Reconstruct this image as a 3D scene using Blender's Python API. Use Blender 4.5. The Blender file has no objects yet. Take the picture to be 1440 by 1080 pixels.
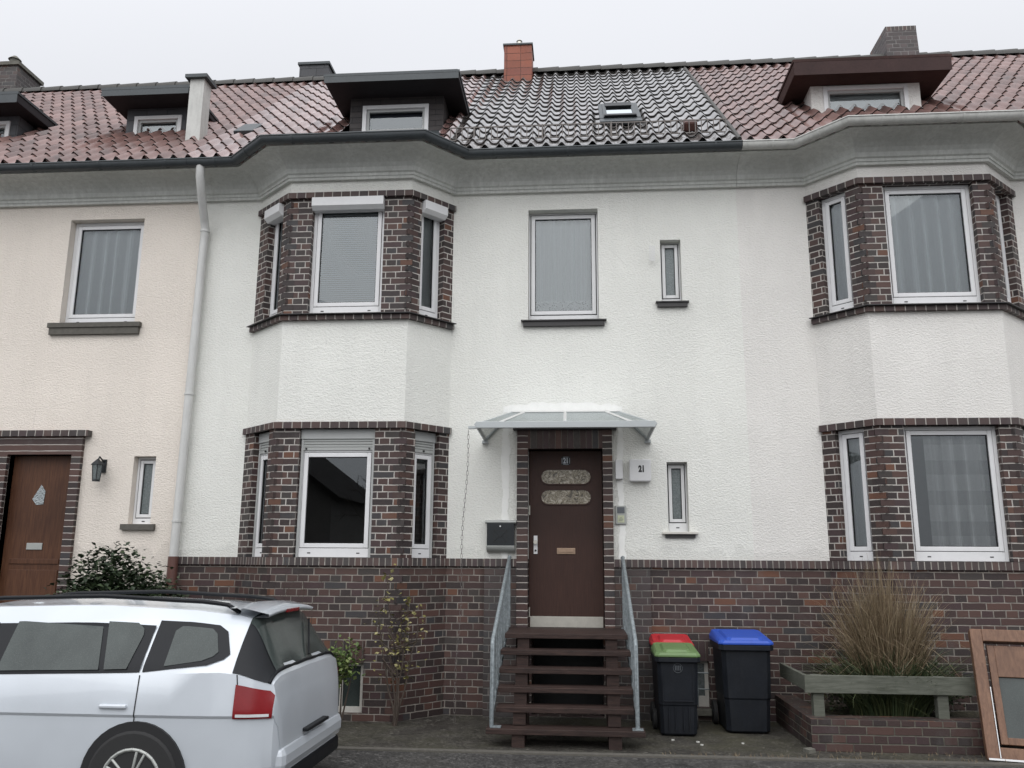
import bpy, bmesh, math, random
from math import sin, cos, pi, radians, sqrt, floor
from mathutils import Vector, Matrix
random.seed(7)
SC = bpy.context.scene
COL = SC.collection

# ------------------------------------------------------------------ materials
class NT:
    def __init__(s, name):
        s.m = bpy.data.materials.new(name); s.m.use_nodes = True
        s.t = s.m.node_tree; s.t.nodes.clear()
        s.out = s.n('ShaderNodeOutputMaterial')
    def n(s, typ, **k):
        nd = s.t.nodes.new(typ)
        for a, b in k.items(): setattr(nd, a, b)
        return nd
    def l(s, a, b): s.t.links.new(a, b)
    def val(s, x, inp):
        if hasattr(x, 'is_linked') or isinstance(x, bpy.types.NodeSocket): s.l(x, inp)
        else: inp.default_value = x
    def math(s, op, a, b=None, c=None, clamp=False):
        nd = s.n('ShaderNodeMath', operation=op); nd.use_clamp = clamp
        s.val(a, nd.inputs[0])
        if b is not None: s.val(b, nd.inputs[1])
        if c is not None: s.val(c, nd.inputs[2])
        return nd.outputs[0]
    def coord(s, kind='Object', scale=(1, 1, 1)):
        tc = s.n('ShaderNodeTexCoord'); mp = s.n('ShaderNodeMapping')
        s.l(tc.outputs[kind], mp.inputs[0]); mp.inputs['Scale'].default_value = scale
        return mp.outputs[0]
    def noise(s, vec, scale, detail=3, rough=.55, dist=0):
        nd = s.n('ShaderNodeTexNoise'); s.l(vec, nd.inputs['Vector'])
        nd.inputs['Scale'].default_value = scale; nd.inputs['Detail'].default_value = detail
        nd.inputs['Roughness'].default_value = rough; nd.inputs['Distortion'].default_value = dist
        return nd.outputs[0]
    def ramp(s, fac, stops, interp='LINEAR'):
        nd = s.n('ShaderNodeValToRGB'); cr = nd.color_ramp; cr.interpolation = interp
        while len(cr.elements) < len(stops): cr.elements.new(.5)
        for e, (p, c) in zip(cr.elements, stops):
            e.position = p; e.color = (c, c, c, 1) if isinstance(c, (int, float)) else (*c, 1)
        s.l(fac, nd.inputs[0]); return nd.outputs[0]
    def mix(s, fac, a, b, mode='MIX'):
        nd = s.n('ShaderNodeMix', data_type='RGBA', blend_type=mode)
        s.val(fac, nd.inputs[0])
        for x, i in ((a, 6), (b, 7)):
            if isinstance(x, tuple): nd.inputs[i].default_value = (*x, 1)
            else: s.l(x, nd.inputs[i])
        return nd.outputs[2]
    def bump(s, h, strength=.5, dist=.01, nrm=None):
        nd = s.n('ShaderNodeBump'); nd.inputs['Strength'].default_value = strength
        nd.inputs['Distance'].default_value = dist; s.l(h, nd.inputs['Height'])
        if nrm: s.l(nrm, nd.inputs['Normal'])
        return nd.outputs[0]
    def bsdf(s, color, rough=.7, metal=0, spec=.5, nrm=None, **k):
        b = s.n('ShaderNodeBsdfPrincipled')
        if isinstance(color, tuple): b.inputs['Base Color'].default_value = (*color, 1)
        else: s.l(color, b.inputs['Base Color'])
        s.val(rough, b.inputs['Roughness']); s.val(metal, b.inputs['Metallic'])
        b.inputs['Specular IOR Level'].default_value = spec
        if nrm: s.l(nrm, b.inputs['Normal'])
        for a, v in k.items(): s.val(v, b.inputs[a.replace('_', ' ')])
        s.l(b.outputs[0], s.out.inputs[0]); return b

def m_plain(name, c, rough=.5, metal=0, var=.12, scale=6, spec=.5, bump=0, grime=0):
    t = NT(name); co = t.coord()
    n1 = t.noise(co, scale, 4); n2 = t.noise(co, scale * 9, 3)
    f = t.math('ADD', t.math('MULTIPLY', n1, .6), t.math('MULTIPLY', n2, .4))
    lo = tuple(x * (1 - var) for x in c); hi = tuple(min(1, x * (1 + var)) for x in c)
    col = t.ramp(f, [(.3, lo), (.7, hi)])
    if grime:
        g = t.ramp(t.noise(t.coord(scale=(3, 3, .6)), 5, 5, .65), [(.45, 0.), (.75, grime)])
        col = t.mix(g, col, (.10, .095, .08))
    rr = t.math('ADD', t.math('MULTIPLY', n1, .16), max(0, rough - .08))
    nr = t.bump(n2, .3, bump) if bump else None
    t.bsdf(col, rr, metal, spec, nr); return t.m

def m_stucco(name, base, dirt=.0):
    t = NT(name); co = t.coord()
    w = t.noise(t.coord(scale=(1, 1, 1.6)), 38, 3, .55, .6)
    fine = t.noise(co, 160, 2)
    h = t.math('ADD', t.ramp(w, [(.38, 0.), (.62, 1.)]), t.math('MULTIPLY', fine, .35))
    big = t.noise(co, .7, 4); mid = t.noise(t.coord(scale=(1.6, 1.6, .25)), 2.2, 5, .6)
    col = t.mix(t.ramp(big, [(.35, 0.), (.7, 1.)]), tuple(x * .93 for x in base), tuple(min(1, x * 1.03) for x in base))
    col = t.mix(t.ramp(mid, [(.5, 0.), (.8, .3 + dirt)]), col, tuple(x * .80 for x in base))
    gz = t.n('ShaderNodeSeparateXYZ'); t.l(co, gz.inputs[0])
    up = t.math('ADD', gz.outputs[2], t.math('MULTIPLY', t.noise(co, 5, 5, .7), -.55))      # rain splash above the plinth
    col = t.mix(t.ramp(up, [(.0, 0.), (1., 1.)]) if False else t.math('MULTIPLY', t.math('LESS_THAN', up, 1.55), .35), col, tuple(x * .72 for x in base))
    cr = t.n('ShaderNodeTexVoronoi', feature='DISTANCE_TO_EDGE'); t.l(t.coord(scale=(.7, .7, .9)), cr.inputs['Vector']); cr.inputs['Scale'].default_value = .55
    ck = t.math('MULTIPLY', t.math('LESS_THAN', cr.outputs['Distance'], .0016), t.ramp(big, [(.5, 0.), (.62, .28)]))
    col = t.mix(ck, col, tuple(x * .6 for x in base))
    sp = t.ramp(t.noise(co, 38, 1), [(.735, 0.), (.76, .45)])
    col = t.mix(sp, col, tuple(x * .5 for x in base))
    t.bsdf(col, .9, 0, .25, t.bump(h, .5, .009)); return t.m

def m_brick(name, mode='bond', L=.247, H=.0765, mortar=(.30, .27, .235), mw=.005, tint=1., palette=None, rough=.62, grey=0., mfade=.85):
    """masonry in metres from the UVMap: stretcher and header courses in turn ('bond') or a stack of single bricks ('stack')"""
    t = NT(name); uv = t.n('ShaderNodeUVMap'); uv.uv_map = 'UVMap'
    wob = t.n('ShaderNodeTexNoise'); wob.inputs['Scale'].default_value = 9; wob.inputs['Detail'].default_value = 2
    t.l(uv.outputs[0], wob.inputs['Vector'])
    sub = t.n('ShaderNodeVectorMath', operation='SUBTRACT'); t.l(wob.outputs['Color'], sub.inputs[0]); sub.inputs[1].default_value = (.5, .5, .5)
    scl = t.n('ShaderNodeVectorMath', operation='SCALE'); t.l(sub.outputs[0], scl.inputs[0]); scl.inputs['Scale'].default_value = .009
    add = t.n('ShaderNodeVectorMath', operation='ADD'); t.l(uv.outputs[0], add.inputs[0]); t.l(scl.outputs[0], add.inputs[1])
    sx = t.n('ShaderNodeSeparateXYZ'); t.l(add.outputs[0], sx.inputs[0]); u, v = sx.outputs[0], sx.outputs[1]
    vr = t.math('DIVIDE', v, H); row = t.math('FLOOR', vr); fy = t.math('MULTIPLY', t.math('FRACT', vr), H)
    if mode == 'bond':
        par = t.math('FLOORED_MODULO', row, 2.)
        w = t.math('SUBTRACT', L, t.math('MULTIPLY', par, L / 2))
        us = t.math('ADD', u, t.math('MULTIPLY', par, L / 4))
        q = t.math('FLOORED_MODULO', t.math('FLOOR', t.math('DIVIDE', row, 2.)), 2.)
        us = t.math('ADD', us, t.math('MULTIPLY', q, L / 2 * .98))
    elif mode == 'half':
        w = L; us = t.math('ADD', u, t.math('MULTIPLY', t.math('FLOORED_MODULO', row, 2.), L / 2))
    else:
        w = L; us = u
    ur = t.math('DIVIDE', us, w); cc = t.math('FLOOR', ur); fx = t.math('MULTIPLY', t.math('FRACT', ur), w)
    ex = t.math('MINIMUM', fx, t.math('SUBTRACT', w, fx)); ey = t.math('MINIMUM', fy, t.math('SUBTRACT', H, fy))
    e = t.math('MINIMUM', ex, ey)
    mr = t.n('ShaderNodeMapRange'); t.l(e, mr.inputs[0]); mr.inputs[1].default_value = mw * .75; mr.inputs[2].default_value = mw * 1.45
    mask = mr.outputs[0]
    cb = t.n('ShaderNodeCombineXYZ'); t.l(cc, cb.inputs[0]); t.l(row, cb.inputs[1])
    wn = t.n('ShaderNodeTexWhiteNoise', noise_dimensions='3D'); t.l(cb.outputs[0], wn.inputs['Vector'])
    pal = palette or [(0., (.024, .017, .017)), (.20, (.044, .024, .022)), (.42, (.064, .032, .027)), (.58, (.048, .026, .028)),
                      (.70, (.084, .042, .033)), (.82, (.038, .033, .030)), (.90, (.033, .034, .037)), (.96, (.135, .054, .028))]
    pal = [(p, tuple((x * (1 - grey) + .062 * grey) * tint for x in c)) for p, c in pal]
    bc = t.ramp(wn.outputs['Value'], pal, 'CONSTANT')
    big = t.noise(t.coord(), 1.3, 4); fn = t.noise(t.coord(), 70, 4, .65)
    bc = t.mix(t.ramp(fn, [(.35, 0.), (.8, .42)]), bc, tuple(x * tint for x in (.095, .062, .052)))
    bc = t.mix(t.ramp(big, [(.45, 0.), (.75, .35)]), bc, tuple(x * tint for x in (.035, .033, .033)))
    wash = t.ramp(t.noise(t.coord(scale=(1, 1, .45)), 2.6, 6, .68), [(.56, 0.), (.74, .35)])
    bc = t.mix(wash, bc, tuple(x * tint for x in (.12, .115, .11)))
    mo = t.mix(t.ramp(t.noise(t.coord(), 6, 4), [(.33, 0.), (.62, mfade)]), mortar, tuple(x * .38 for x in mortar))
    col = t.mix(mask, mo, bc)
    h = t.math('ADD', mask, t.math('MULTIPLY', fn, .35))
    t.bsdf(col, t.math('SUBTRACT', rough + .12, t.math('MULTIPLY', t.noise(t.coord(), 3), .25)), 0, .45, t.bump(h, .7, .006)); return t.m

def m_tile(name, dark, mid, light, wet=1.):
    t = NT(name); uv = t.n('ShaderNodeUVMap'); uv.uv_map = 'UVMap'
    fl = t.n('ShaderNodeVectorMath', operation='FLOOR'); t.l(uv.outputs[0], fl.inputs[0])
    wn = t.n('ShaderNodeTexWhiteNoise', noise_dimensions='3D'); t.l(fl.outputs[0], wn.inputs['Vector'])
    c = t.ramp(wn.outputs['Value'], [(0., dark), (.5, mid), (1., light)])
    sm = t.noise(t.coord(), 2.0, 5, .65); fn = t.noise(t.coord(), 45, 4, .6)
    c = t.mix(t.ramp(sm, [(.5, 0.), (.75, .6)]), c, (.05, .046, .042))
    c = t.mix(t.ramp(fn, [(.6, 0.), (.85, .35)]), c, (.12, .115, .10))
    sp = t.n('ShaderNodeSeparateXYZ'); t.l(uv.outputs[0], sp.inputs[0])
    c = t.mix(t.math('GREATER_THAN', sp.outputs[1], 500.), c, (.012, .012, .010))     # lower edges: algae dirt plus painted shadow beneath the lips
    r = t.ramp(fn, [(.3, .14), (.7, .34)])
    t.bsdf(c, r if wet > .7 else t.math('ADD', r, .22), 0, .9 * wet, t.bump(fn, .35, .006), Coat_Weight=wet, Coat_Roughness=.09 if wet > .7 else .2); return t.m

def m_glass(name, tint=(.8, .85, .85), refl=1.0, rough=.0, wav=.0, dens=0.):
    t = NT(name)
    fr = t.n('ShaderNodeFresnel'); fr.inputs[0].default_value = 1.75
    gl = t.n('ShaderNodeBsdfGlossy'); gl.inputs['Roughness'].default_value = rough; gl.inputs[0].default_value = (.85, .9, .92, 1)
    tr = t.n('ShaderNodeBsdfTransparent'); tr.inputs[0].default_value = (*tint, 1)
    if wav:
        nr = t.bump(t.noise(t.coord(), 5 if wav < 1 else 60, 2), .12 if wav < 1 else .6, .02 if wav < 1 else .01)
        t.l(nr, gl.inputs['Normal'])
    base = tr.outputs[0]
    if dens:
        df = t.n('ShaderNodeBsdfDiffuse'); t.l(t.ramp(t.noise(t.coord(), 60, 4), [(.3, (.10, .12, .12)), (.7, (.20, .225, .22))]), df.inputs[0])
        mx0 = t.n('ShaderNodeMixShader'); mx0.inputs[0].default_value = dens; t.l(tr.outputs[0], mx0.inputs[1]); t.l(df.outputs[0], mx0.inputs[2]); base = mx0.outputs[0]
    mx = t.n('ShaderNodeMixShader'); t.l(t.math('MULTIPLY', fr.outputs[0], refl, clamp=True), mx.inputs[0])
    t.l(base, mx.inputs[1]); t.l(gl.outputs[0], mx.inputs[2]); t.l(mx.outputs[0], t.out.inputs[0]); return t.m

def m_curtain(name, c, lace=False, check=False):
    t = NT(name); df = t.n('ShaderNodeBsdfDiffuse'); tl = t.n('ShaderNodeBsdfTranslucent'); tr = t.n('ShaderNodeBsdfTransparent')
    df.inputs[0].default_value = (*c, 1); tl.inputs[0].default_value = (*c, 1)
    a = t.n('ShaderNodeMixShader'); a.inputs[0].default_value = .25; t.l(df.outputs[0], a.inputs[1]); t.l(tl.outputs[0], a.inputs[2])
    b = t.n('ShaderNodeMixShader'); t.l(tr.outputs[0], b.inputs[1]); t.l(a.outputs[0], b.inputs[2])
    f = t.ramp(t.noise(t.coord(), 220, 2), [(.35, .60), (.65, .85)])
    if check:
        sz = t.n('ShaderNodeSeparateXYZ'); t.l(t.coord(), sz.inputs[0])
        ch = t.math('ADD', t.math('MULTIPLY', t.math('GREATER_THAN', t.math('SINE', t.math('MULTIPLY', sz.outputs[2], 19.)), .1), .5), t.math('MULTIPLY', t.math('GREATER_THAN', t.math('SINE', t.math('MULTIPLY', sz.outputs[0], 26.)), .1), .5))
        cc_ = t.ramp(ch, [(0., .97), (.5, .78), (1., .55)]); t.l(cc_, df.inputs[0]); t.l(cc_, tl.inputs[0])
    if lace:
        vo = t.n('ShaderNodeTexVoronoi'); t.l(t.coord(), vo.inputs['Vector']); vo.inputs['Scale'].default_value = 38
        f = t.ramp(vo.outputs['Distance'], [(.2, .25), (.45, 1.)])
    lw = t.n('ShaderNodeLayerWeight'); lw.inputs[0].default_value = .35
    f = t.math('ADD', t.math('MULTIPLY', f, .62), t.math('MULTIPLY', lw.outputs['Facing'], .85), clamp=True)
    t.l(f, b.inputs[0]); t.l(b.outputs[0], t.out.inputs[0]); return t.m

def m_leaf(name, a, b, c):
    t = NT(name); g = t.n('ShaderNodeNewGeometry')
    col = t.ramp(g.outputs['Random Per Island'], [(0., a), (.55, b), (1., c)])
    t.bsdf(col, .55, 0, .4, None, Subsurface_Weight=0.); return t.m

def m_wood(name, a, b, sc=(14, 14, 1.2), rough=.5, spec=.3):
    t = NT(name); g = t.noise(t.coord(scale=sc), 4, 5, .6, .4); f = t.noise(t.coord(), 1.2, 3)
    col = t.ramp(g, [(.3, a), (.68, b)]); col = t.mix(t.ramp(f, [(.4, 0.), (.7, .5)]), col, tuple(x * .6 for x in a))
    t.bsdf(col, t.ramp(g, [(.3, rough - .1), (.7, rough + .12)]), 0, spec, t.bump(g, .3, .004)); return t.m

def m_ground(name, a, b, moss, mossy, rough0=.35):
    t = NT(name); co = t.coord(); big = t.noise(co, .9, 6, .62); mid = t.noise(co, 5, 6, .7); fine = t.noise(co, 130, 3, .7)
    st = t.ramp(fine, [(.38, 0.), (.66, 1.)])
    vo = t.n('ShaderNodeTexVoronoi'); t.l(co, vo.inputs['Vector']); vo.inputs['Scale'].default_value = 55
    sv = t.n('ShaderNodeSeparateColor'); t.l(vo.outputs['Color'], sv.inputs[0])
    col = t.mix(st, a, b)
    col = t.mix(t.ramp(sv.outputs[0], [(.0, .0), (.55, .25), (.86, .4), (.97, 1.)]), col, tuple(min(1, x * 2.1) for x in b))
    col = t.mix(t.ramp(sv.outputs[1], [(.5, 0.), (.9, .7)]), col, tuple(x * .4 for x in a)); col = t.mix(t.ramp(mid, [(.42, 0.), (.72, .8)]), col, tuple(x * .45 for x in a))
    col = t.mix(t.ramp(big, [(.44, 0.), (.68, mossy)]), col, moss)
    rg = t.ramp(big, [(.35, rough0), (.6, .8)])
    h = t.math('ADD', t.math('ADD', t.math('MULTIPLY', fine, .6), mid), t.math('MULTIPLY', sv.outputs[0], .5))
    t.bsdf(col, rg, 0, .35, t.bump(h, .9, .012)); return t.m

M = {}
M['white'] = m_stucco('white_stucco', (.785, .785, .735))
M['cream'] = m_stucco('cream_stucco', (.77, .705, .63), .08)
M['rwhite'] = m_stucco('pale_stucco', (.775, .755, .715), .05)
M['cornice'] = NT('stained_cornice')
def _cor():
    t = M['cornice']; co = t.coord(scale=(6, 6, .8)); a = t.noise(co, 3, 6, .7); b = t.noise(t.coord(), 1.1, 4); f = t.noise(t.coord(), 30, 4)
    col = t.ramp(a, [(.3, (.50, .51, .48)), (.7, (.68, .69, .655))])
    col = t.mix(t.ramp(b, [(.4, 0.), (.7, .6)]), col, (.44, .45, .42)); col = t.mix(t.ramp(f, [(.5, 0.), (.8, .4)]), col, (.36, .35, .32))
    t.bsdf(col, .85, 0, .3, t.bump(f, .3, .006)); M['cornice'] = t.m
_cor()
M['patch'] = m_plain('fresh_white_paint', (.82, .82, .785), .8, var=.05, bump=.004, scale=12)
M['brick'] = m_brick('clinker_plinth')
M['brick_bay'] = m_brick('clinker_bay', mortar=(.50, .47, .43), tint=.95, mfade=.55, mw=.0054)
M['brick_pil'] = m_brick('clinker_greyed', grey=.45, mortar=(.20, .19, .175), tint=1.0)
M['brick_low'] = m_brick('mossy_low_wall_brick', mortar=(.13, .12, .095), tint=.85, mw=.005)
M['cap'] = m_brick('cap_rowlock', 'stack', .067, 2.0, tint=1.25, grey=.3, mortar=(.40, .37, .33))
M['band'] = m_brick('band_headers', 'stack', .108, 2.0, tint=1.05, grey=.2, mortar=(.45, .42, .38), mfade=.5)
M['soldier'] = m_brick('soldier_course', 'stack', .072, 2.0, tint=.95, mortar=(.16, .14, .12), mw=.004)
M['jamb'] = m_brick('jamb_headers', 'stack', 5.0, .0765, tint=.95, mortar=(.46, .42, .38), mw=.005, mfade=.5)
M['orange'] = m_brick('orange_slate', 'stack', .245, .142, mortar=(.06, .03, .02), mw=.003, palette=[(0., (.30, .085, .045)), (.5, (.34, .10, .055)), (.8, (.27, .075, .045))])
M['slate'] = m_brick('grey_slate', 'half', .30, .16, mortar=(.02, .02, .022), mw=.003, palette=[(0., (.055, .062, .070)), (.5, (.066, .072, .080)), (.8, (.048, .054, .062))])
M['darkslate'] = m_brick('dark_slate', 'half', .26, .085, mortar=(.010, .010, .011), mw=.003, palette=[(0., (.030, .028, .029)), (.5, (.040, .036, .036)), (.8, (.026, .025, .027))])
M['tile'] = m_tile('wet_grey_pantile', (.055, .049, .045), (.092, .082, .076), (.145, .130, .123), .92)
M['ridge'] = m_plain('mossy_ridge_tile', (.05, .048, .042), .6, 0, .4, 10)
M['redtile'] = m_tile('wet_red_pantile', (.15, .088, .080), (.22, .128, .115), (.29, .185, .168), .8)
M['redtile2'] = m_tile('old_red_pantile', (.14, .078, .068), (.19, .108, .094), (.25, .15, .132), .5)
M['zinc'] = m_plain('dark_zinc', (.048, .056, .060), .45, .15, .25, 4)
M['zincl'] = m_plain('pale_painted_gutter', (.52, .52, .49), .5, 0, .1, 4, grime=.25)
M['soffit'] = m_wood('dark_soffit', (.016, .014, .016), (.028, .025, .028), (3, 20, 3), .7)
M['soffitb'] = m_wood('brown_soffit', (.045, .026, .024), (.075, .045, .040), (3, 20, 3), .85, .15)
M['fasciab'] = m_plain('brown_fascia', (.050, .030, .028), .75, 0, .3, 4, spec=.2)
M['pvc'] = m_plain('white_pvc', (.70, .70, .70), .38, 0, .04, 3)
M['pvcg'] = m_plain('grey_pvc', (.42, .43, .42), .45, 0, .06, 3)
M['shut'] = m_plain('shutter_slats', (.36, .37, .355), .5, 0, .06, 4)
M['black'] = m_plain('black_rubber', (.012, .012, .013), .6)
M['void'] = m_plain('room_dark', (.05, .048, .045), .9)
M['roomw'] = m_plain('room_wall', (.20, .19, .175), .9)
M['glass'] = m_glass('window_glass', (.93, .96, .96), 1.6, 0, 0)
M['glassf'] = m_glass('frosted_glass', (.5, .55, .55), 1.0, .25, 2, .75)
M['glassc'] = m_glass('canopy_glass', (.50, .50, .49), .55, .2, 0, .35)
M['blind'] = m_plain('blind_slat', (.33, .355, .375), .5, 0, .03)
M['skyglass'] = m_glass('wet_skylight_glass', (.6, .65, .7), 2.6, .03, 0)
M['duskpane'] = m_plain('dim_attic_room', (.055, .060, .080), .8, 0, .25, 5)
M['curtain'] = m_curtain('voile', (.90, .93, .94)); M['check'] = m_curtain('checked_curtain', (.9, .9, .88), check=True); M['lace'] = m_curtain('lace', (.85, .86, .86), True)
M['stone'] = m_plain('dark_sill', (.030, .028, .028), .5, 0, .3, 14)
M['stonel'] = m_plain('light_sill', (.58, .56, .51), .6, 0, .1, 10)
M['conc'] = m_plain('mossy_concrete', (.13, .125, .105), .85, 0, .4, 12, bump=.006, grime=.5)
M['door'] = m_wood('brown_door_paint', (.036, .0165, .0125), (.054, .0255, .0185), (20, 20, 1.0), .5)
M['door2'] = m_wood('oak_door', (.055, .022, .012), (.11, .048, .024), (18, 18, 1.0), .45)
M['steel'] = m_plain('brushed_steel', (.55, .53, .47), .38, .75, .1, 12)
M['brass'] = m_plain('dull_brass', (.34, .24, .17), .42, .6, .15, 20)
M['pane2'] = NT('ornamental_pane')
def _p2():
    t = M['pane2']; w = t.noise(t.coord(), 13, 3, .5, 2.6)
    col = t.ramp(w, [(.36, (.07, .058, .04)), (.46, (.27, .235, .17)), (.52, (.13, .11, .07)), (.62, (.40, .36, .29))])
    t.bsdf(col, .22, 0, .6, t.bump(w, .6, .01)); M['pane2'] = t.m
_p2()
M['galv'] = m_plain('galvanised_steel', (.24, .27, .28), .48, .45, .45, 30, bump=.002)
M['guard'] = m_plain('dull_snow_guard', (.15, .135, .125), .6, .3, .3, 20)
M['alu'] = m_plain('painted_aluminium', (.42, .445, .445), .42, .2, .05, 5)
M['alul'] = m_plain('pale_aluminium', (.60, .60, .58), .42, .1, .05, 5)
M['mail'] = m_plain('anthracite_enamel', (.010, .013, .015), .42, .1, .1, 10)
M['mailg'] = m_plain('silver_enamel', (.36, .37, .35), .42, .3, .06, 8)
M['boxw'] = m_plain('meter_box', (.66, .66, .655), .5, 0, .04, 4)
M['label'] = m_plain('name_label', (.48, .50, .34), .5, 0, .1, 30)
M['wtread'] = m_wood('weathered_brown_planks', (.016, .010, .009), (.062, .037, .030), (1.6, 26, 26), .6)
M['wframe'] = m_wood('varnished_frame', (.12, .060, .036), (.22, .125, .080), (10, 10, 1.2), .4)
M['wgrey'] = m_wood('weathered_rail', (.075, .08, .062), (.14, .145, .12), (1.5, 12, 12), .8)
M['pipe'] = m_plain('grey_downpipe', (.56, .56, .54), .45, 0, .06, 3, grime=.12)
M['pipeb'] = m_plain('brown_standpipe', (.11, .05, .04), .5, 0, .15, 6)
M['bin'] = m_plain('bin_plastic', (.011, .013, .017), .5, 0, .25, 5, spec=.22, grime=.05)
M['lidg'] = m_plain('green_lid', (.115, .19, .07), .5, 0, .15, 7, grime=.15)
M['lidr'] = m_plain('red_lid', (.42, .02, .028), .45, 0, .1, 7)
M['lidb'] = m_plain('blue_lid', (.022, .075, .40), .45, 0, .12, 7)
M['emb'] = m_plain('worn_print', (.10, .11, .12), .6)
M['tyre'] = m_plain('tyre', (.02, .02, .02), .8)
M['car'] = NT('silver_white_paint')
def _car():
    t = M['car']; d = t.noise(t.coord(), 240, 2); col = t.ramp(t.noise(t.coord(), 1.5, 3), [(.3, (.50, .535, .57)), (.7, (.57, .61, .65))])
    t.bsdf(col, .32, .12, .6, t.bump(t.ramp(d, [(.6, 0.), (.72, 1.)]), .15, .002), Coat_Weight=1., Coat_Roughness=.05); M['car'] = t.m
_car()
M['carglass'] = NT('rain_wet_tinted_glass')
def _cg():
    t = M['carglass']; d = t.noise(t.coord(), 190, 2); a = t.noise(t.coord(scale=(1, 1, .4)), 3, 3)
    col = t.ramp(a, [(.3, (.030, .038, .036)), (.7, (.055, .067, .063))]); col = t.mix(t.ramp(d, [(.5, 0.), (.72, .4)]), col, (.11, .122, .118))
    t.bsdf(col, .10, 0, .32, t.bump(d, .2, .002)); M['carglass'] = t.m
_cg()
M['cartrim'] = m_plain('black_trim', (.008, .009, .011), .42, spec=.22, var=.1, scale=5)
M['cartrim_'] = m_plain('black_trim_gloss', (.010, .011, .013), .24, 0, .1, 5)
M['lamp'] = m_plain('red_lamp_glass', (.20, .012, .015), .2, 0, .1)
M['lampc'] = m_plain('clear_lamp', (.6, .6, .6), .15)
M['bark'] = m_plain('bark', (.06, .045, .035), .9, 0, .35, 20)
M['hedge'] = m_leaf('hedge_leaf', (.012, .022, .010), (.022, .038, .016), (.045, .065, .028))
M['yleaf'] = m_leaf('yellowing_leaf', (.13, .12, .035), (.22, .20, .07), (.34, .31, .16))
M['gleaf'] = m_leaf('fresh_leaf', (.05, .09, .02), (.10, .15, .04), (.19, .22, .08))
M['dry'] = m_leaf('dry_blades', (.12, .085, .05), (.19, .14, .085), (.30, .24, .15))
M['grn'] = m_leaf('green_blades', (.022, .035, .014), (.04, .055, .022), (.075, .085, .035))
M['asphalt'] = m_ground('wet_asphalt', (.030, .029, .029), (.085, .082, .078), (.055, .050, .038), .45)
M['yard'] = m_ground('mossy_paving', (.034, .031, .027), (.075, .070, .060), (.062, .058, .032), .8)
M['kerb'] = m_plain('kerb_stone', (.095, .088, .075), .8, 0, .3, 20, bump=.005, grime=.4)
M['soil'] = m_ground('bed_soil', (.03, .024, .018), (.06, .048, .035), (.04, .045, .02), .6, .8)
M['farwall'] = m_plain('opposite_render', (.16, .15, .14), .9, 0, .2, 1)
M['farroof'] = m_plain('opposite_roof', (.022, .019, .019), .9, 0, .2, 1, spec=.1)
M['debris'] = m_plain('pale_chips', (.5, .5, .46), .8)
M['numw'] = m_plain('number_white', (.55, .58, .62), .5)

# ------------------------------------------------------------------ mesh helpers
class MB:
    def __init__(s): s.v = []; s.f = []; s.uv = []
    def add(s, vs, fs, uvs=None):
        b = len(s.v); s.v += [tuple(p) for p in vs]
        for i, f in enumerate(fs):
            s.f.append([b + j for j in f]); s.uv.append(uvs[i] if uvs else None)
    def box(s, x0, x1, y0, y1, z0, z1, F=None):
        P = [(x, y, z) for z in (z0, z1) for y in (y0, y1) for x in (x0, x1)]
        if F: P = [F.p(*q) for q in P]
        s.add(P, [(0, 2, 3, 1), (4, 5, 7, 6), (0, 1, 5, 4), (2, 6, 7, 3), (0, 4, 6, 2), (1, 3, 7, 5)])
    def tube(s, pts, r, n=10, r2=None, caps=True):
        pts = [Vector(p) for p in pts]; vs = []; N = len(pts); up = None
        for i, p in enumerate(pts):
            d = (pts[min(i + 1, N - 1)] - pts[max(i - 1, 0)]).normalized()
            if up is None:
                up = d.cross(Vector((0, 0, 1)))
                if up.length < .05: up = d.cross(Vector((0, 1, 0)))
            up = (up - d * up.dot(d)).normalized(); w = d.cross(up)
            rr = r if r2 is None else r + (r2 - r) * i / (N - 1)
            vs += [p + (up * cos(2 * pi * k / n) + w * sin(2 * pi * k / n)) * rr for k in range(n)]
        fs = [(i * n + k, i * n + (k + 1) % n, (i + 1) * n + (k + 1) % n, (i + 1) * n + k) for i in range(N - 1) for k in range(n)]
        if caps: fs += [tuple(range(n))[::-1], tuple((N - 1) * n + k for k in range(n))]
        s.add(vs, fs)
    def prism(s, poly, a, b, axis=1, F=None):
        """poly in the two other axes, extruded from a to b"""
        def mk(q, t): return (t, q[0], q[1]) if axis == 0 else ((q[0], t, q[1]) if axis == 1 else (q[0], q[1], t))
        P = [mk(q, a) for q in poly] + [mk(q, b) for q in poly]; n = len(poly)
        if F: P = [F.p(*q) for q in P]
        s.add(P, [tuple(range(n)), tuple(range(n, 2 * n))[::-1]] + [(i, i + n, (i + 1) % n + n, (i + 1) % n) for i in range(n)])
class Fr:
    """local wall frame: u along the wall, d outward, z up"""
    def __init__(s, A, B):
        s.A = Vector((A[0], A[1], 0)); t = Vector((B[0] - A[0], B[1] - A[1], 0)); s.L = t.length; s.t = t.normalized(); s.n = Vector((s.t.y, -s.t.x, 0))
    def p(s, u, d, z): return s.A + s.t * u + s.n * d + Vector((0, 0, z))

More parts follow.
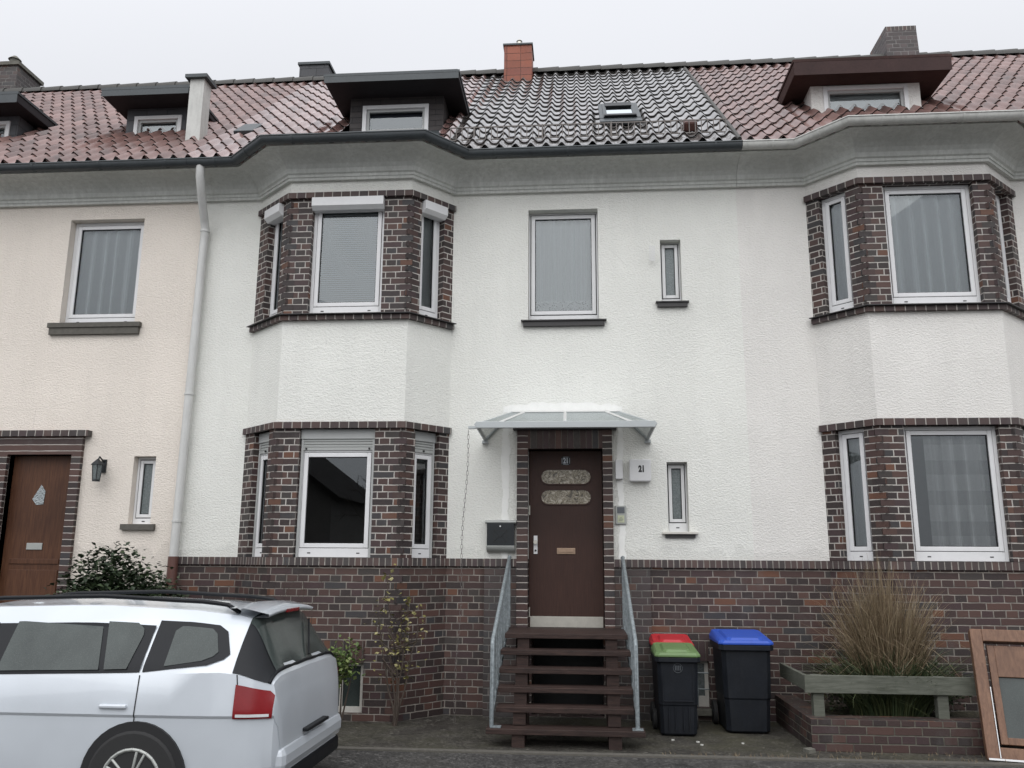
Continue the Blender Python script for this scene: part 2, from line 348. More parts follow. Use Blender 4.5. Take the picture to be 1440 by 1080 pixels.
ORG = {}
def uvface(me, custom):
    uvl = me.uv_layers.new(name='UVMap')
    for p in me.polygons:
        c = custom[p.index] if custom else None; n = p.normal
        if c is not None:
            for k, li in enumerate(p.loop_indices): uvl.data[li].uv = c[k]
            continue
        if abs(n.z) > .75: t = Vector((1, 0, 0)); b = Vector((0, 1, 0))
        else:
            t = Vector((-n.y, n.x, 0)).normalized()
            if t.x < -.3 or (abs(t.x) <= .3 and t.y < 0): t = -t
            b = Vector((0, 0, 1))
        for li in p.loop_indices:
            v = me.vertices[me.loops[li].vertex_index].co; uvl.data[li].uv = (v.dot(t), v.dot(b))
def pieces(mb):
    """split a builder into its far-apart pieces, so that each becomes an object of its own"""
    par = list(range(len(mb.v)))
    def find(a):
        while par[a] != a: par[a] = par[par[a]]; a = par[a]
        return a
    for f in mb.f:
        a = find(f[0])
        for b in f[1:]: par[find(b)] = a
    isl = {}
    for i, f in enumerate(mb.f): isl.setdefault(find(f[0]), []).append(i)
    if not 1 < len(isl) <= 160: return [mb]
    bx = []
    for fl in isl.values():
        P = [mb.v[j] for i in fl for j in mb.f[i]]; lo = [min(p[k] for p in P) for k in range(3)]; hi = [max(p[k] for p in P) for k in range(3)]
        bx.append((lo, hi, max(h - l for l, h in zip(lo, hi)), fl))
    g = list(range(len(bx)))
    def fg(a):
        while g[a] != a: a = g[a]
        return a
    for a in range(len(bx)):
        for b in range(a + 1, len(bx)):
            d = sqrt(sum(max(0, bx[a][0][k] - bx[b][1][k], bx[b][0][k] - bx[a][1][k]) ** 2 for k in range(3)))
            if d <= max(.02, .5 * max(bx[a][2], bx[b][2])): g[fg(b)] = fg(a)
    grp = {}
    for a in range(len(bx)): grp.setdefault(fg(a), []).extend(bx[a][3])
    if len(grp) == 1: return [mb]
    out = []
    for fl in grp.values():
        m = MB(); mp = {}
        for i in sorted(fl):
            for j in mb.f[i]:
                if j not in mp: mp[j] = len(m.v); m.v.append(mb.v[j])
            m.f.append([mp[j] for j in mb.f[i]]); m.uv.append(mb.uv[i])
        out.append(m)
    return out
def obj(name, mb, mat, parent=None, smooth=False, fix=True, label=None, bevel=0):
    if parent:
        ps = pieces(mb)
        for q in ps[1:]: obj1(name, q, mat, parent, smooth, fix, label, bevel)
        return obj1(name, ps[0], mat, parent, smooth, fix, label, bevel)
    return obj1(name, mb, mat, parent, smooth, fix, label, bevel)
def obj1(name, mb, mat, parent=None, smooth=False, fix=True, label=None, bevel=0):
    me = bpy.data.meshes.new(name)
    me.from_pydata([tuple(v) for v in mb.v], [], mb.f)
    uvface(me, mb.uv if any(u is not None for u in mb.uv) else None)
    me.validate(clean_customdata=False)
    if fix:
        bm = bmesh.new(); bm.from_mesh(me); bmesh.ops.recalc_face_normals(bm, faces=bm.faces); bm.to_mesh(me); bm.free()
    o = bpy.data.objects.new(name, me); COL.objects.link(o); me.materials.append(M[mat] if isinstance(mat, str) else mat)
    org = ORG.get(parent.name, Vector((0, 0, 0))) if parent else Vector((0, 0, 0))
    if parent:
        me.transform(Matrix.Translation(-org)); o.parent = parent
    ORG[o.name] = org
    if smooth:
        for p in me.polygons: p.use_smooth = True
        if smooth != 2:
            try: me.set_sharp_from_angle(angle=radians(38))
            except Exception: pass
    if bevel:
        b = o.modifiers.new('bevel', 'BEVEL'); b.width = bevel; b.segments = 2; b.limit_method = 'ANGLE'; b.angle_limit = radians(50)
    if label: o['label'] = label
    return o
def thing(name, label, cat, loc, group=None):
    o = bpy.data.objects.new(name, None); COL.objects.link(o); o.location = loc; o.empty_display_size = .2
    o['label'] = label; o['category'] = cat
    if group: o['group'] = group
    ORG[o.name] = Vector(loc); return o
def tag(o, label, cat, group=None, kind=None):
    o['label'] = label
    if cat: o['category'] = cat
    if group: o['group'] = group
    if kind: o['kind'] = kind
    return o
def rebase(o, loc):
    loc = Vector(loc); o.data.transform(Matrix.Translation(-loc)); o.location = loc; return o
def struct(name, mb, mat):
    o = obj(name, mb, mat, fix=False); o['kind'] = 'structure'; return o

def wall(mb, F, u0, u1, z0, z1, holes=(), depth=.14):
    us = sorted({u0, u1, *[h[0] for h in holes], *[h[1] for h in holes]}); zs = sorted({z0, z1, *[h[2] for h in holes], *[h[3] for h in holes]})
    us = [u for u in us if u0 - 1e-6 <= u <= u1 + 1e-6]; zs = [z for z in zs if z0 - 1e-6 <= z <= z1 + 1e-6]
    for i in range(len(us) - 1):
        for j in range(len(zs) - 1):
            cu = (us[i] + us[i + 1]) / 2; cz = (zs[j] + zs[j + 1]) / 2
            if any(h[0] < cu < h[1] and h[2] < cz < h[3] for h in holes): continue
            mb.add([F.p(us[i], 0, zs[j]), F.p(us[i + 1], 0, zs[j]), F.p(us[i + 1], 0, zs[j + 1]), F.p(us[i], 0, zs[j + 1])], [(0, 1, 2, 3)])
    for h in holes:
        a, b, c, d = h[:4]; c2 = max(c, z0); d2 = min(d, z1)
        for q in ([(a, 0, c2), (a, 0, d2), (a, -depth, d2), (a, -depth, c2)], [(b, 0, c2), (b, -depth, c2), (b, -depth, d2), (b, 0, d2)],
                  [(a, 0, c), (a, -depth, c), (b, -depth, c), (b, 0, c)], [(a, 0, d), (b, 0, d), (b, -depth, d), (a, -depth, d)]):
            if q[0][2] == q[1][2] == q[2][2] and not (z0 - 1e-6 <= q[0][2] <= z1 + 1e-6): continue
            mb.add([F.p(*x) for x in q], [(0, 1, 2, 3)])
def offpath(path, d):
    P = [Vector((p[0], p[1])) for p in path]; out = []
    for i, p in enumerate(P):
        ns = []
        for a, b in ((i - 1, i), (i, i + 1)):
            if a >= 0 and b < len(P):
                t = (P[b] - P[a]).normalized(); ns.append(Vector((t.y, -t.x)))
        if len(ns) == 1: out.append(p + ns[0] * d)
        else:
            m = (ns[0] + ns[1]).normalized(); out.append(p + m * (d / max(.3, m.dot(ns[0]))))
    return out
def sweep(mb, path, prof, closed=True, uvlen=True):
    """prof: list of (d, z); mitred along path; uv along the length"""
    rails = [offpath(path, d) for d, z in prof]; n = len(path); m = len(prof)
    vs = [(rails[j][i].x, rails[j][i].y, prof[j][1]) for i in range(n) for j in range(m)]
    L = [0.]
    for i in range(n - 1): L.append(L[-1] + (Vector(path[i + 1]) - Vector(path[i])).length)
    fs, uv = [], []; rng = m if closed else m - 1
    for i in range(n - 1):
        for j in range(rng):
            k = (j + 1) % m; fs.append((i * m + j, i * m + k, (i + 1) * m + k, (i + 1) * m + j))
            uv.append([(L[i], .3), (L[i], .31), (L[i + 1], .31), (L[i + 1], .3)])
    if closed:
        fs += [tuple(range(m)), tuple((n - 1) * m + j for j in range(m))[::-1]]; uv += [[(.3, .3)] * m, [(.3, .3)] * m]
    mb.add(vs, fs, uv)

def tiles(mb, O, U, V, poly, per=.186, course=.34, A=.060, lift=.022, seed=0):
    O, U, V = Vector(O), Vector(U).normalized(), Vector(V).normalized(); N = U.cross(V).normalized()
    if N.z < 0: N = -N
    rnd = random.Random(seed); us = [p[0] for p in poly]; vs_ = [p[1] for p in poly]
    c0, c1 = floor(min(us) / per) - 1, floor(max(us) / per) + 1; r0, r1 = floor(min(vs_) / course) - 1, floor(max(vs_) / course) + 1
    S = 10; bm = bmesh.new(); uvl = bm.loops.layers.uv.new('UVMap')
    prof = [.5 + .5 * cos(2 * pi * (k / S)) for k in range(S + 1)]; prof = [p ** 1.9 * A for p in prof]
    for r in range(r0, r1 + 1):
        for c in range(c0, c1 + 1):
            u_0 = c * per; v_0 = r * course
            if u_0 > max(us) or u_0 + per < min(us) or v_0 > max(vs_) or v_0 + course < min(vs_): continue
            j = rnd.uniform(-.003, .003); dv = rnd.uniform(-.013, .013); tw = rnd.uniform(-.012, .012); rows = []
            for (v, h) in ((v_0 + dv, lift - .030), (v_0 + dv, lift + j), (v_0 + dv + .012, lift + j + .004), (v_0 + course + .05, -.002 + j * .3)):
                rows.append([bm.verts.new(O + U * (u_0 + per * k / S) + V * (v + tw * (k / S - .5)) + N * (h + prof[k])) for k in range(S + 1)])
            for a in range(3):
                for k in range(S):
                    f = bm.faces.new((rows[a][k], rows[a][k + 1], rows[a + 1][k + 1], rows[a + 1][k])); f.smooth = a != 0
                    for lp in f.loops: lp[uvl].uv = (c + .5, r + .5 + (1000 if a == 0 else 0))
    cen = Vector((sum(us) / len(us), sum(vs_) / len(vs_)))
    for i in range(len(poly)):
        a = Vector(poly[i]); b = Vector(poly[(i + 1) % len(poly)]); e = (b - a); n2 = Vector((e.y, -e.x)).normalized()
        if n2.dot(cen - a) > 0: n2 = -n2
        pa = O + U * a.x + V * a.y; nn = U * n2.x + V * n2.y
        bmesh.ops.bisect_plane(bm, geom=bm.verts[:] + bm.edges[:] + bm.faces[:], plane_co=pa, plane_no=nn, clear_outer=True)
    b0 = len(mb.v); bm.verts.index_update(); mb.v += [tuple(v.co) for v in bm.verts]
    for f in bm.faces:
        mb.f.append([b0 + v.index for v in f.verts]); mb.uv.append([tuple(lp[uvl].uv) for lp in f.loops])
    bm.free()
def tileobj(name, mb, mat, parent, label=None):
    o = obj(name, mb, mat, parent, fix=False, label=label)
    for p in o.data.polygons: p.use_smooth = True
    try: o.data.set_sharp_from_angle(angle=radians(50))
    except Exception: pass
    return o
def text(s, size, F, u, d, z, ext=.002, sx=1., bold=0.):
    cu = bpy.data.curves.new('t', 'FONT'); cu.body = s; cu.size = size; cu.extrude = ext; cu.align_x = 'CENTER'; cu.align_y = 'CENTER'; cu.offset = bold
    to = bpy.data.objects.new('t', cu); COL.objects.link(to); dg = bpy.context.evaluated_depsgraph_get(); dg.update()
    me = bpy.data.meshes.new_from_object(to.evaluated_get(dg)); mb = MB()
    mb.add([F.p(u + v.co.x * sx, d + v.co.z, z + v.co.y) for v in me.vertices], [tuple(p.vertices) for p in me.polygons])
    bpy.data.objects.remove(to); bpy.data.meshes.remove(me); bpy.data.curves.remove(cu); return mb

# ------------------------------------------------------------------ windows
def window(P, F, u0, u1, z0, z1, rec, box=None, blind=False, curtain=None, glass='glass', low=.10, label=None, fw=.042, sill=None, mull=0, shutter_drop=.13):
    """white PVC window in the opening u0..u1 x z0..z1, set back by rec"""
    d = -rec; f = MB(); top = z1
    if box == 'int': top = z1 - .115 - shutter_drop + .02
    e = .002
    f.box(u0 + e, u0 + fw, d - .05, d, z0, z1 - e, F); f.box(u1 - fw, u1 - e, d - .05, d, z0, z1 - e, F)
    f.box(u0 + fw, u1 - fw, d - .05, d - .001, top - fw, top - e, F)
    f.box(u0 + fw, u1 - fw, d - .05, d + .004, z0, z0 + low, F)
    fr = obj('window', f, 'pvc', P, label=label, bevel=.004)
    g = MB()
    for q in (.18, .82):
        uu = u0 + (u1 - u0) * q
        if u1 - u0 < .5: uu = (u0 + u1) / 2
        g.box(uu - .018, uu + .018, d + .004, d + .006, z0 + low * .42, z0 + low * .42 + .012, F)
        if u1 - u0 < .5: break
    obj('drain_slot', g, 'black', fr)
    gq = .006 if fw > .035 else .011
    a0, a1, b0, b1 = u0 + fw + gq, u1 - fw - gq, z0 + low + gq, top - fw - gq
    gp = MB(); gp.box(u0 + fw, u1 - fw, d - .040, d - .030, z0 + low, top - fw, F); 
    s = MB(); sw = min(.048, (a1 - a0) * .2); do = d + .008
    s.box(a0, a0 + sw, d - .045, do, b0, b1, F); s.box(a1 - sw, a1, d - .045, do, b0, b1, F)
    s.box(a0 + sw, a1 - sw, d - .045, do - .001, b0, b0 + sw, F); s.box(a0 + sw, a1 - sw, d - .045, do - .001, b1 - sw, b1, F)
    if mull:
        um = (a0 + a1) / 2; s.box(um - .04, um + .04, d - .045, do - .002, b0 + sw, b1 - sw, F)
    obj('sash', s, 'pvc', fr, bevel=.004)
    k = MB(); w = .007; c0, c1, e0, e1 = a0 + sw, a1 - sw, b0 + sw, b1 - sw
    for q in ((c0, c0 + w, e0, e1), (c1 - w, c1, e0, e1), (c0 + w, c1 - w, e0, e0 + w), (c0 + w, c1 - w, e1 - w, e1)): k.box(q[0], q[1], d - .03, d - .008, q[2], q[3], F)
    for q in ((a0 - gq, a0, b0, b1), (a1, a1 + gq, b0, b1), (a0 - gq, a1 + gq, b0 - gq, b0), (a0 - gq, a1 + gq, b1, b1 + gq)): k.box(q[0], q[1], d - .04, d - .012, q[2], q[3], F)
    obj('gasket', k, 'black', fr)
    gl = MB(); gl.add([F.p(c0, d - .02, e0), F.p(c1, d - .02, e0), F.p(c1, d - .02, e1), F.p(c0, d - .02, e1)], [(0, 1, 2, 3)])
    obj('glass', gl, glass, fr, fix=False)
    if box == 'ext':
        b = MB(); h = .155; pr = .07
        b.prism([(d, z1 - .004), (pr, z1 - .004), (pr, z1 - h * .72), (pr - .05, z1 - h), (d, z1 - h)], u0 + .004, u1 - .004, 0, F)
        # prism on axis 0 gives (t, q0, q1) = (u, d, z)
        obj('shutter_box', b, 'pvc', fr, bevel=.004)
        b2 = MB(); b2.box(u0 + .0, u1 - .0, pr - .12, pr - .055, z1 - h - .004, z1 - h + .001, F)
    if box == 'int':
        b = MB(); b.box(u0 + .004, u1 - .004, d - .05, d + .03, z1 - .115, z1 - .003, F); obj('shutter_box', b, 'pvcg', fr, bevel=.004)
        b = MB(); zb = z1 - .115 - shutter_drop; nz = max(2, int(shutter_drop / .04))
        hs = (shutter_drop - .035) / nz
        for i in range(nz):
            za = z1 - .115 - hs * (i + 1)
            b.prism([(d + .008, za + .002), (d + .014, za + .005), (d + .014, za + hs - .004), (d + .008, za + hs - .001)], u0 + fw * .6, u1 - fw * .6, 0, F)
        b.box(u0 + fw * .6, u1 - fw * .6, d + .004, d + .018, zb, zb + .034, F)
        sh = obj('roller_shutter', b, 'shut', fr)
        b = MB()
        for q in ((.08, .92) if u1 - u0 > .5 else (.5,)):
            uu = u0 + (u1 - u0) * q; b.tube([F.p(uu, d + .018, zb + .018), F.p(uu, d + .036, zb + .018)], .011, 8)
        obj('stopper', b, 'black', fr)
        b = MB()
        for uu in (u0 + .012, u1 - .012 - .024): b.box(uu, uu + .024, d + .0005, d + .02, z0, z1 - .118, F)
        obj('guide_rail', b, 'pvcg', fr)
    if blind:
        b = MB(); n = int((e1 - e0 - .02) / .026)
        for i in range(n):
            z = e1 - .02 - i * .026
            b.add([F.p(c0 + .004, d - .049, z + .010), F.p(c1 - .004, d - .049, z + .010), F.p(c1 - .004, d - .040, z - .011), F.p(c0 + .004, d - .040, z - .011)], [(0, 1, 2, 3)])
        for q in (.13, .86):
            uu = c0 + (c1 - c0) * q; b.box(uu - .0012, uu + .0012, d - .037, d - .036, e0, e1, F)
        obj('blind', b, 'blind', fr, fix=False)
    if curtain:
        cs = c0 + (c1 - c0) * .24 if curtain == 'check' else c0
        W = c1 - cs + .06; n = int(W / .012) + 1; rr = random.Random(int(u0 * 97) + 5)
        ph = [0]
        for i in range(n): ph.append(ph[-1] + rr.uniform(.12, .80))
        def sheet(za, zb, dd, amp):
            vs = []; fs = []
            for j, z in enumerate([zb + (za - zb) * q / 6 for q in range(7)]):
                for i in range(n + 1):
                    vs.append(F.p(cs - .03 + W * i / n, dd + amp * sin(ph[i]) * (.35 + .65 * j / 6), z))
            for j in range(6):
                for i in range(n):
                    a = j * (n + 1) + i; fs.append((a, a + 1, a + n + 2, a + n + 1))
            m = MB(); m.add(vs, fs); return m
        zl = e0 + .14 if curtain == 'lace' else e0 - .02
        obj('curtain', sheet(zl, e1, d - .085, .034 if curtain != 'part' else .04), 'check' if curtain == 'check' else 'curtain', fr, smooth=2, fix=False)
        if curtain == 'lace':
            obj('lace_hem', sheet(e0 - .01, zl + .012, d - .080, .026), 'lace', fr, smooth=2, fix=False)
    return fr

# ------------------------------------------------------------------ house kit
Y_E, Z_E, SL, Y_R = -.51, 6.565, .835, 4.0          # eave line, roof slope, ridge
Z_R = Z_E + SL * (Y_R - Y_E)
VROOF = Vector((0, 1, SL)).normalized(); LROOF = (Y_R - Y_E) * sqrt(1 + SL * SL)
def roof_slope(P, x0, x1, mat, seed, label=None):
    mb = MB(); tiles(mb, (0, Y_E, Z_E), (1, 0, 0), VROOF, [(x0, 0), (x1, 0), (x1, LROOF), (x0, LROOF)], seed=seed)
    return tileobj('roof', mb, mat, P, label)
def ridge(P, x0, x1, roof, mat='tile'):
    mb = MB(); n = max(1, round((x1 - x0) / .38)); st = (x1 - x0) / n; uv = []
    for i in range(n):
        xa = x0 + i * st; r0, r1 = .115, .098; vs = []
        for (x, r, dz) in ((xa - .03, r1, 0), (xa - .03 + .001, r1 + .012, 0), (xa + st, r0 + .012, .0), (xa + st, r0 - .008, 0)):
            for k in range(9):
                a = pi * k / 8 * 1.1 - .05 * pi; vs.append((x, Y_R - cos(a) * r * 1.15, Z_R + .02 + sin(a) * r))
        mb.add(vs, [(a * 9 + k, a * 9 + k + 1, (a + 1) * 9 + k + 1, (a + 1) * 9 + k) for a in range(3) for k in range(8)], [[(i + .5, 77.5)] * 4] * 24)
    return tileobj('ridge_tiles', mb, 'ridge', roof)
def shell(P, x0, x1):
    """roof deck, rear slope, rear and party walls and floors, closing the house into dark rooms"""
    mb = MB(); y2 = 2 * Y_R - Y_E
    mb.add([(x0, y2, Z_E), (x1, y2, Z_E), (x1, Y_R, Z_R), (x0, Y_R, Z_R)], [(0, 1, 2, 3)])
    mb.add([(x0, Y_E + .05, Z_E - .02), (x1, Y_E + .05, Z_E - .02), (x1, Y_R, Z_R - .05), (x0, Y_R, Z_R - .05)], [(0, 1, 2, 3)])
    obj('roof_deck', mb, 'farroof', P, fix=False)
    mb = MB()
    for x in (x0 + .02, x1 - .02): mb.add([(x, .16, 0), (x, 8.4, 0), (x, 8.4, 6.5), (x, Y_R, Z_R - .1), (x, .16, 6.5)], [(0, 1, 2, 3, 4)])
    mb.add([(x0, 8.4, 0), (x1, 8.4, 0), (x1, 8.4, 6.6), (x0, 8.4, 6.6)], [(0, 1, 2, 3)])
    mb.add([(x0, 3.6, .2), (x1, 3.6, .2), (x1, 3.6, 6.5), (x0, 3.6, 6.5)], [(0, 1, 2, 3)])
    for z in (.9, 3.6, 6.42): mb.add([(x0, .17, z), (x1, .17, z), (x1, 8.4, z), (x0, 8.4, z)], [(0, 1, 2, 3)])
    obj('inner_wall', mb, 'roomw', P, fix=False)
def bay(P, A, B, C, D, stucco, wins, seed, labels):
    """canted bay: plinth, brick window bands, stucco between; wins: for each storey (z0,z1) and the openings of the three sides"""
    F3 = [Fr(A, B), Fr(B, C), Fr(C, D)]; path = [A, B, C, D]
    pl = MB(); brs = [MB() for _ in wins]; sts = [MB(), MB()]
    holes = [[(a, b, z0, z1) for (z0, z1, hs) in wins for (a, b) in [hs[i]]] for i in range(3)]
    for i, F in enumerate(F3):
        cel = [(F.L * .42, F.L * .76, .08, .60)] if i == 1 and labels.get('cellar') else []
        wall(pl, F, 0, F.L, 0, 1.632, cel)
        wall(sts[0], F, 0, F.L, 3.245, 4.50); wall(sts[1], F, 0, F.L, 6.07, 6.30)
        for br, (z0, z1, hs) in zip(brs, wins): wall(br, F, 0, F.L, z0, z1 + .02, [(hs[i][0], hs[i][1], z0, z1)], .13)
    for side in ((Fr((A[0] - .001, .3), A)), ): pass
    obj('bay_plinth', pl, 'brick', P, fix=False); [obj('bay_wall', m, stucco, P, fix=False) for m in sts]; [obj('bay_brickwork', m, 'brick_bay', P, fix=False) for m in brs]
    # toothed corner bricks
    tb = MB()
    for (za, zb) in ((.0, 1.60), (1.722, 3.16), (4.552, 6.0)):
        k0 = math.ceil(za / .0765)
        for k in range(k0, int(zb / .0765)):
            z = k * .0765 + .006
            for (Fa, Fb) in ((F3[0], F3[1]), (F3[1], F3[2])):
                if k % 2: tb.box(Fa.L - .11, Fa.L + .034, -.10, .003, z, z + .066, Fa)
                else: tb.box(-.034, .11, -.10, .003, z, z + .066, Fb)
    obj('corner_bricks', tb, m_corner, P)
    b = MB(); sweep(b, [A, B, C, D], [(-.05, 3.172), (.045, 3.172), (.045, 3.245), (-.05, 3.245)]); sweep(b, [A, B, C, D], [(-.05, 6.002), (.045, 6.002), (.045, 6.072), (-.05, 6.072)])
    obj('brick_band', b, 'band', P)
    b = MB(); sweep(b, [A, B, C, D], [(-.06, 4.46), (.055, 4.46), (.055, 4.515), (-.06, 4.53)]); obj('sill_bricks', b, 'band', P)
    b = MB(); sweep(b, [A, B, C, D], [(-.12, 4.532), (.095, 4.518), (.095, 4.528), (-.12, 4.549)]); obj('window_sill', b, 'stonel' if labels.get('sill') else 'stone', P)
    return F3
m_corner = m_brick('corner_clinker', 'stack', .6, .0765, mortar=(.06, .05, .045), mw=.003, tint=.85)
def eave_path(x0, x1, B4=None): return [(x0, 0)] + (list(B4) if B4 else []) + [(x1, 0)]
def cornice(P, path, mat='cornice'):
    prof = [(-.02, 6.225), (.05, 6.225), (.05, 6.262), (.062, 6.262), (.062, 6.295), (.085, 6.31)]
    for k in range(1, 7):
        a = pi / 2 * k / 6; prof.append((.085 + .34 * (1 - cos(a)), 6.31 + .19 * sin(a)))
    prof += [(.43, 6.56), (-.02, 6.56)]
    mb = MB(); sweep(mb, path, prof); obj('cornice', mb, mat, P)
def gutter(P, path, mat, seg=2.1):
    prof = []; r = .060; cx, cz = .49, 6.565
    for k in range(13):
        a = pi + pi * k / 12; prof.append((cx - cos(a) * -r, cz + sin(a) * r * 1.15))
    prof = [(cx + r * cos(a), cz + r * 1.2 * sin(a)) for a in [pi + pi * k / 12 for k in range(13)]]
    inner = [(cx + (r - .005) * cos(a), cz + (r - .005) * 1.2 * sin(a)) for a in [2 * pi - pi * k / 12 for k in range(13)]]
    lip = [(cx + r + .010, cz + .004), (cx + r + .008, cz + .016), (cx + r - .004, cz + .014)]
    mb = MB(); sweep(mb, path, prof + lip + inner); g = obj('gutter', mb, mat, P, smooth=1)
    rails = offpath(path, cx); mb = MB()
    for i in range(len(path) - 1):
        a, b = rails[i], rails[i + 1]; L = (b - a).length; t = (b - a) / L; nn = Vector((t.y, -t.x)); k = .35
        while k < L - .1:
            c = a + t * k; vs = []
            for uo in (-.012, .012):
                for j in range(13):
                    an = pi + pi * j / 12; q = c + t * uo + nn * ((r + .005) * cos(an)); vs.append((q.x, q.y, cz + (r + .005) * 1.2 * sin(an)))
            mb.add(vs, [(j, j + 1, j + 14, j + 13) for j in range(12)]); k += seg / 2.4
    obj('gutter_clip', mb, mat, g, fix=False)
    return g
def bay_roof(P, B4, mat, seed):
    E = offpath([(B4[0][0] - 1, 0)] + list(B4) + [(B4[3][0] + 1, 0)], .47)[1:5]; s = .36; z0 = 6.50
    y0 = E[1].y
    def zpl(d): return z0 + s * d
    # hips meet the main slope
    yv = (z0 + s * (-y0) - (Z_E - SL * Y_E)) / (SL - s); zv = Z_E + SL * (yv - Y_E); dv = (zv - z0) / s
    t = (E[3] - E[2]).normalized(); n_in = Vector((-t.y, t.x)); xv = E[2].x + (dv - n_in.y * (yv - y0)) / n_in.x
    t2 = (E[1] - E[0]).normalized(); n2 = Vector((-t2.y, t2.x)); xv2 = E[1].x + (dv - n2.y * (yv - y0)) / n2.x
    mb = MB(); V = Vector((0, 1, s)).normalized(); k = sqrt(1 + s * s)
    tiles(mb, (0, y0, z0), (1, 0, 0), V, [(E[1].x, 0), (E[2].x, 0), (xv, dv * k), (xv2, dv * k)], seed=seed)
    for (a, b, n, vx) in ((E[2], E[3], n_in, xv), (E[0], E[1], n2, xv2)):
        t = (b - a).normalized(); U = Vector((t.x, t.y, 0)); Vv = Vector((n.x, n.y, s)).normalized(); o = Vector((a.x, a.y, z0))
        uu = (Vector((vx, yv)) - a).dot(t)
        tiles(mb, o, U, Vv, [(0, 0), ((b - a).length, 0), (uu, dv * k)], seed=seed + 3)
    tileobj('bay_roof', mb, mat, P, 'red tiled hipped roof over the bay')
def dormer(P, x0, x1, yf, ztop, yface, wx0, wx1, wz0, wz1, soffit, face, blind=None, roofm='zinc', th=.12, lab=None, fx=.26):
    """flat roofed dormer with a deep overhang"""
    yb = (ztop - Z_E) / SL + Y_E + .15
    f = MB(); FF = Fr((x0 + fx, yface), (x1 - fx - .02, yface)); zb = Z_E + SL * (yface - Y_E) - .1
    h = [(wx0 - FF.A.x, wx1 - FF.A.x, wz0, wz1)]
    wall(f, FF, 0, FF.L, zb, ztop - th, h, .10)
    for x in (x0 + fx, x1 - fx - .02): f.add([(x, yface, zb), (x, yface, ztop - th), (x, yb, ztop - th)], [(0, 1, 2)])
    d = obj('dormer', f, face, P, fix=False, label=lab)
    r = MB(); r.box(x0, x1, yf, yb, ztop - th, ztop); obj('dormer_soffit', r, soffit, d, bevel=.01)
    r = MB(); r.box(x0 - .012, x1 + .012, yf - .012, yb, ztop, ztop + .035); r.box(x0 + .02, x1 - .02, yf + .02, yb, ztop + .035, ztop + .06); obj('dormer_roof', r, roofm, d)
    n = MB(); n.box(x0, x1, yf - .01, yf - .003, ztop - th - .01, ztop - .002); obj('fascia', n, 'zinc' if roofm == 'zinc' else 'fasciab', d)
    # window
    w = MB(); e = .055; a, b = wx0 - FF.A.x, wx1 - FF.A.x
    for q in ((a, a + e, wz0, wz1), (b - e, b, wz0, wz1), (a + e, b - e, wz0, wz0 + e), (a + e, b - e, wz1 - e, wz1)): w.box(q[0], q[1], -.05, .02, q[2], q[3], FF)
    obj('window_frame', w, 'pvc', d, bevel=.004)
    w = MB(); s = .035
    for q in ((a + e, a + e + s, wz0 + e, wz1 - e), (b - e - s, b - e, wz0 + e, wz1 - e), (a + e + s, b - e - s, wz0 + e, wz0 + e + s), (a + e + s, b - e - s, wz1 - e - s, wz1 - e)): w.box(q[0], q[1], -.06, -.012, q[2], q[3], FF)
    obj('sash', w, 'pvcg', d)
    w = MB(); w.add([FF.p(a + e, -.04, wz0 + e), FF.p(b - e, -.04, wz0 + e), FF.p(b - e, -.04, wz1 - e), FF.p(a + e, -.04, wz1 - e)], [(0, 1, 2, 3)]); obj('glass', w, 'glass', d, fix=False)
    if blind:
        w = MB(); w.add([FF.p(a + e, -.09, wz0 + e), FF.p(b - e, -.09, wz0 + e), FF.p(b - e, -.09, wz1 - e), FF.p(a + e, -.09, wz1 - e)], [(0, 1, 2, 3)]); obj('curtain', w, blind, d, fix=False)  # curtain; in the middle dormer a dark panel painted as the unlit room
    return d
def chimney(P, x0, x1, y0, y1, z0, z1, mat, cap='zinc', over=.02, caph=.03, taper=0, label=None):
    m = MB(); t = taper
    P8 = [(x0 - t, y0 - t, z0), (x1 + t, y0 - t, z0), (x1 + t, y1 + t, z0), (x0 - t, y1 + t, z0), (x0, y0, z1), (x1, y0, z1), (x1, y1, z1), (x0, y1, z1)]
    m.add(P8, [(0, 1, 5, 4), (1, 2, 6, 5), (2, 3, 7, 6), (3, 0, 4, 7), (4, 5, 6, 7)])
    c = obj('chimney', m, mat, P, fix=False, label=label)
    m = MB(); m.box(x0 - over, x1 + over, y0 - over, y1 + over, z1, z1 + caph); obj('chimney_cap', m, cap, c)
    return c

# =================================================================== HOUSE 21 (middle)
X0, X1 = -4.85, 1.95
Fw = Fr((X0, 0), (X1, 0)); U = lambda x: x - X0
A, B, C, D = (-4.06, 0.), (-3.5, -.51), (-2.0, -.51), (-1.56, 0.)
H = thing('terraced_house', 'white rendered house number 21 in the middle, dark brick plinth and canted bay', 'house', (-1.45, 0, 0))
w = MB()
wall(w, Fw, 0, U(A[0]), 1.718, 6.30)
wall(w, Fr((D[0], 0), (X1, 0)), 0, X1 - D[0], 1.718, 6.30, [(a - D[0], b - D[0], c, d) for a, b, c, d in
     ((-.617, .246, 4.56, 6.005), (1.003, 1.252, 4.772, 5.570), (1.003, 1.24, 2.035, 2.835), (-.61, .262, .9, 2.985))], .15)
obj('wall', w, 'white', H, fix=False)
w = MB(); wall(w, Fw, 0, U(A[0]), -.1, 1.632); wall(w, Fr((D[0], 0), (-.737, 0)), 0, -.737 - D[0], -.1, 1.632)
wall(w, Fr((-.737, 0), (.373, 0)), 0, 1.11, -.1, .93, [(.17, .98, .02, .86)], .5)
wall(w, Fr((.373, 0), (X1, 0)), 0, X1 - .373, -.1, 1.632, [(.905 - .373, 1.40 - .373, .13, .62)], .14)
obj('plinth', w, 'brick', H, fix=False)
w = MB(); w.box(-.60, .28, .5, .52, 0, .88); obj('under_step_shade_panel', w, 'black', H)  # black panel added behind the recess to paint the dark under the steps
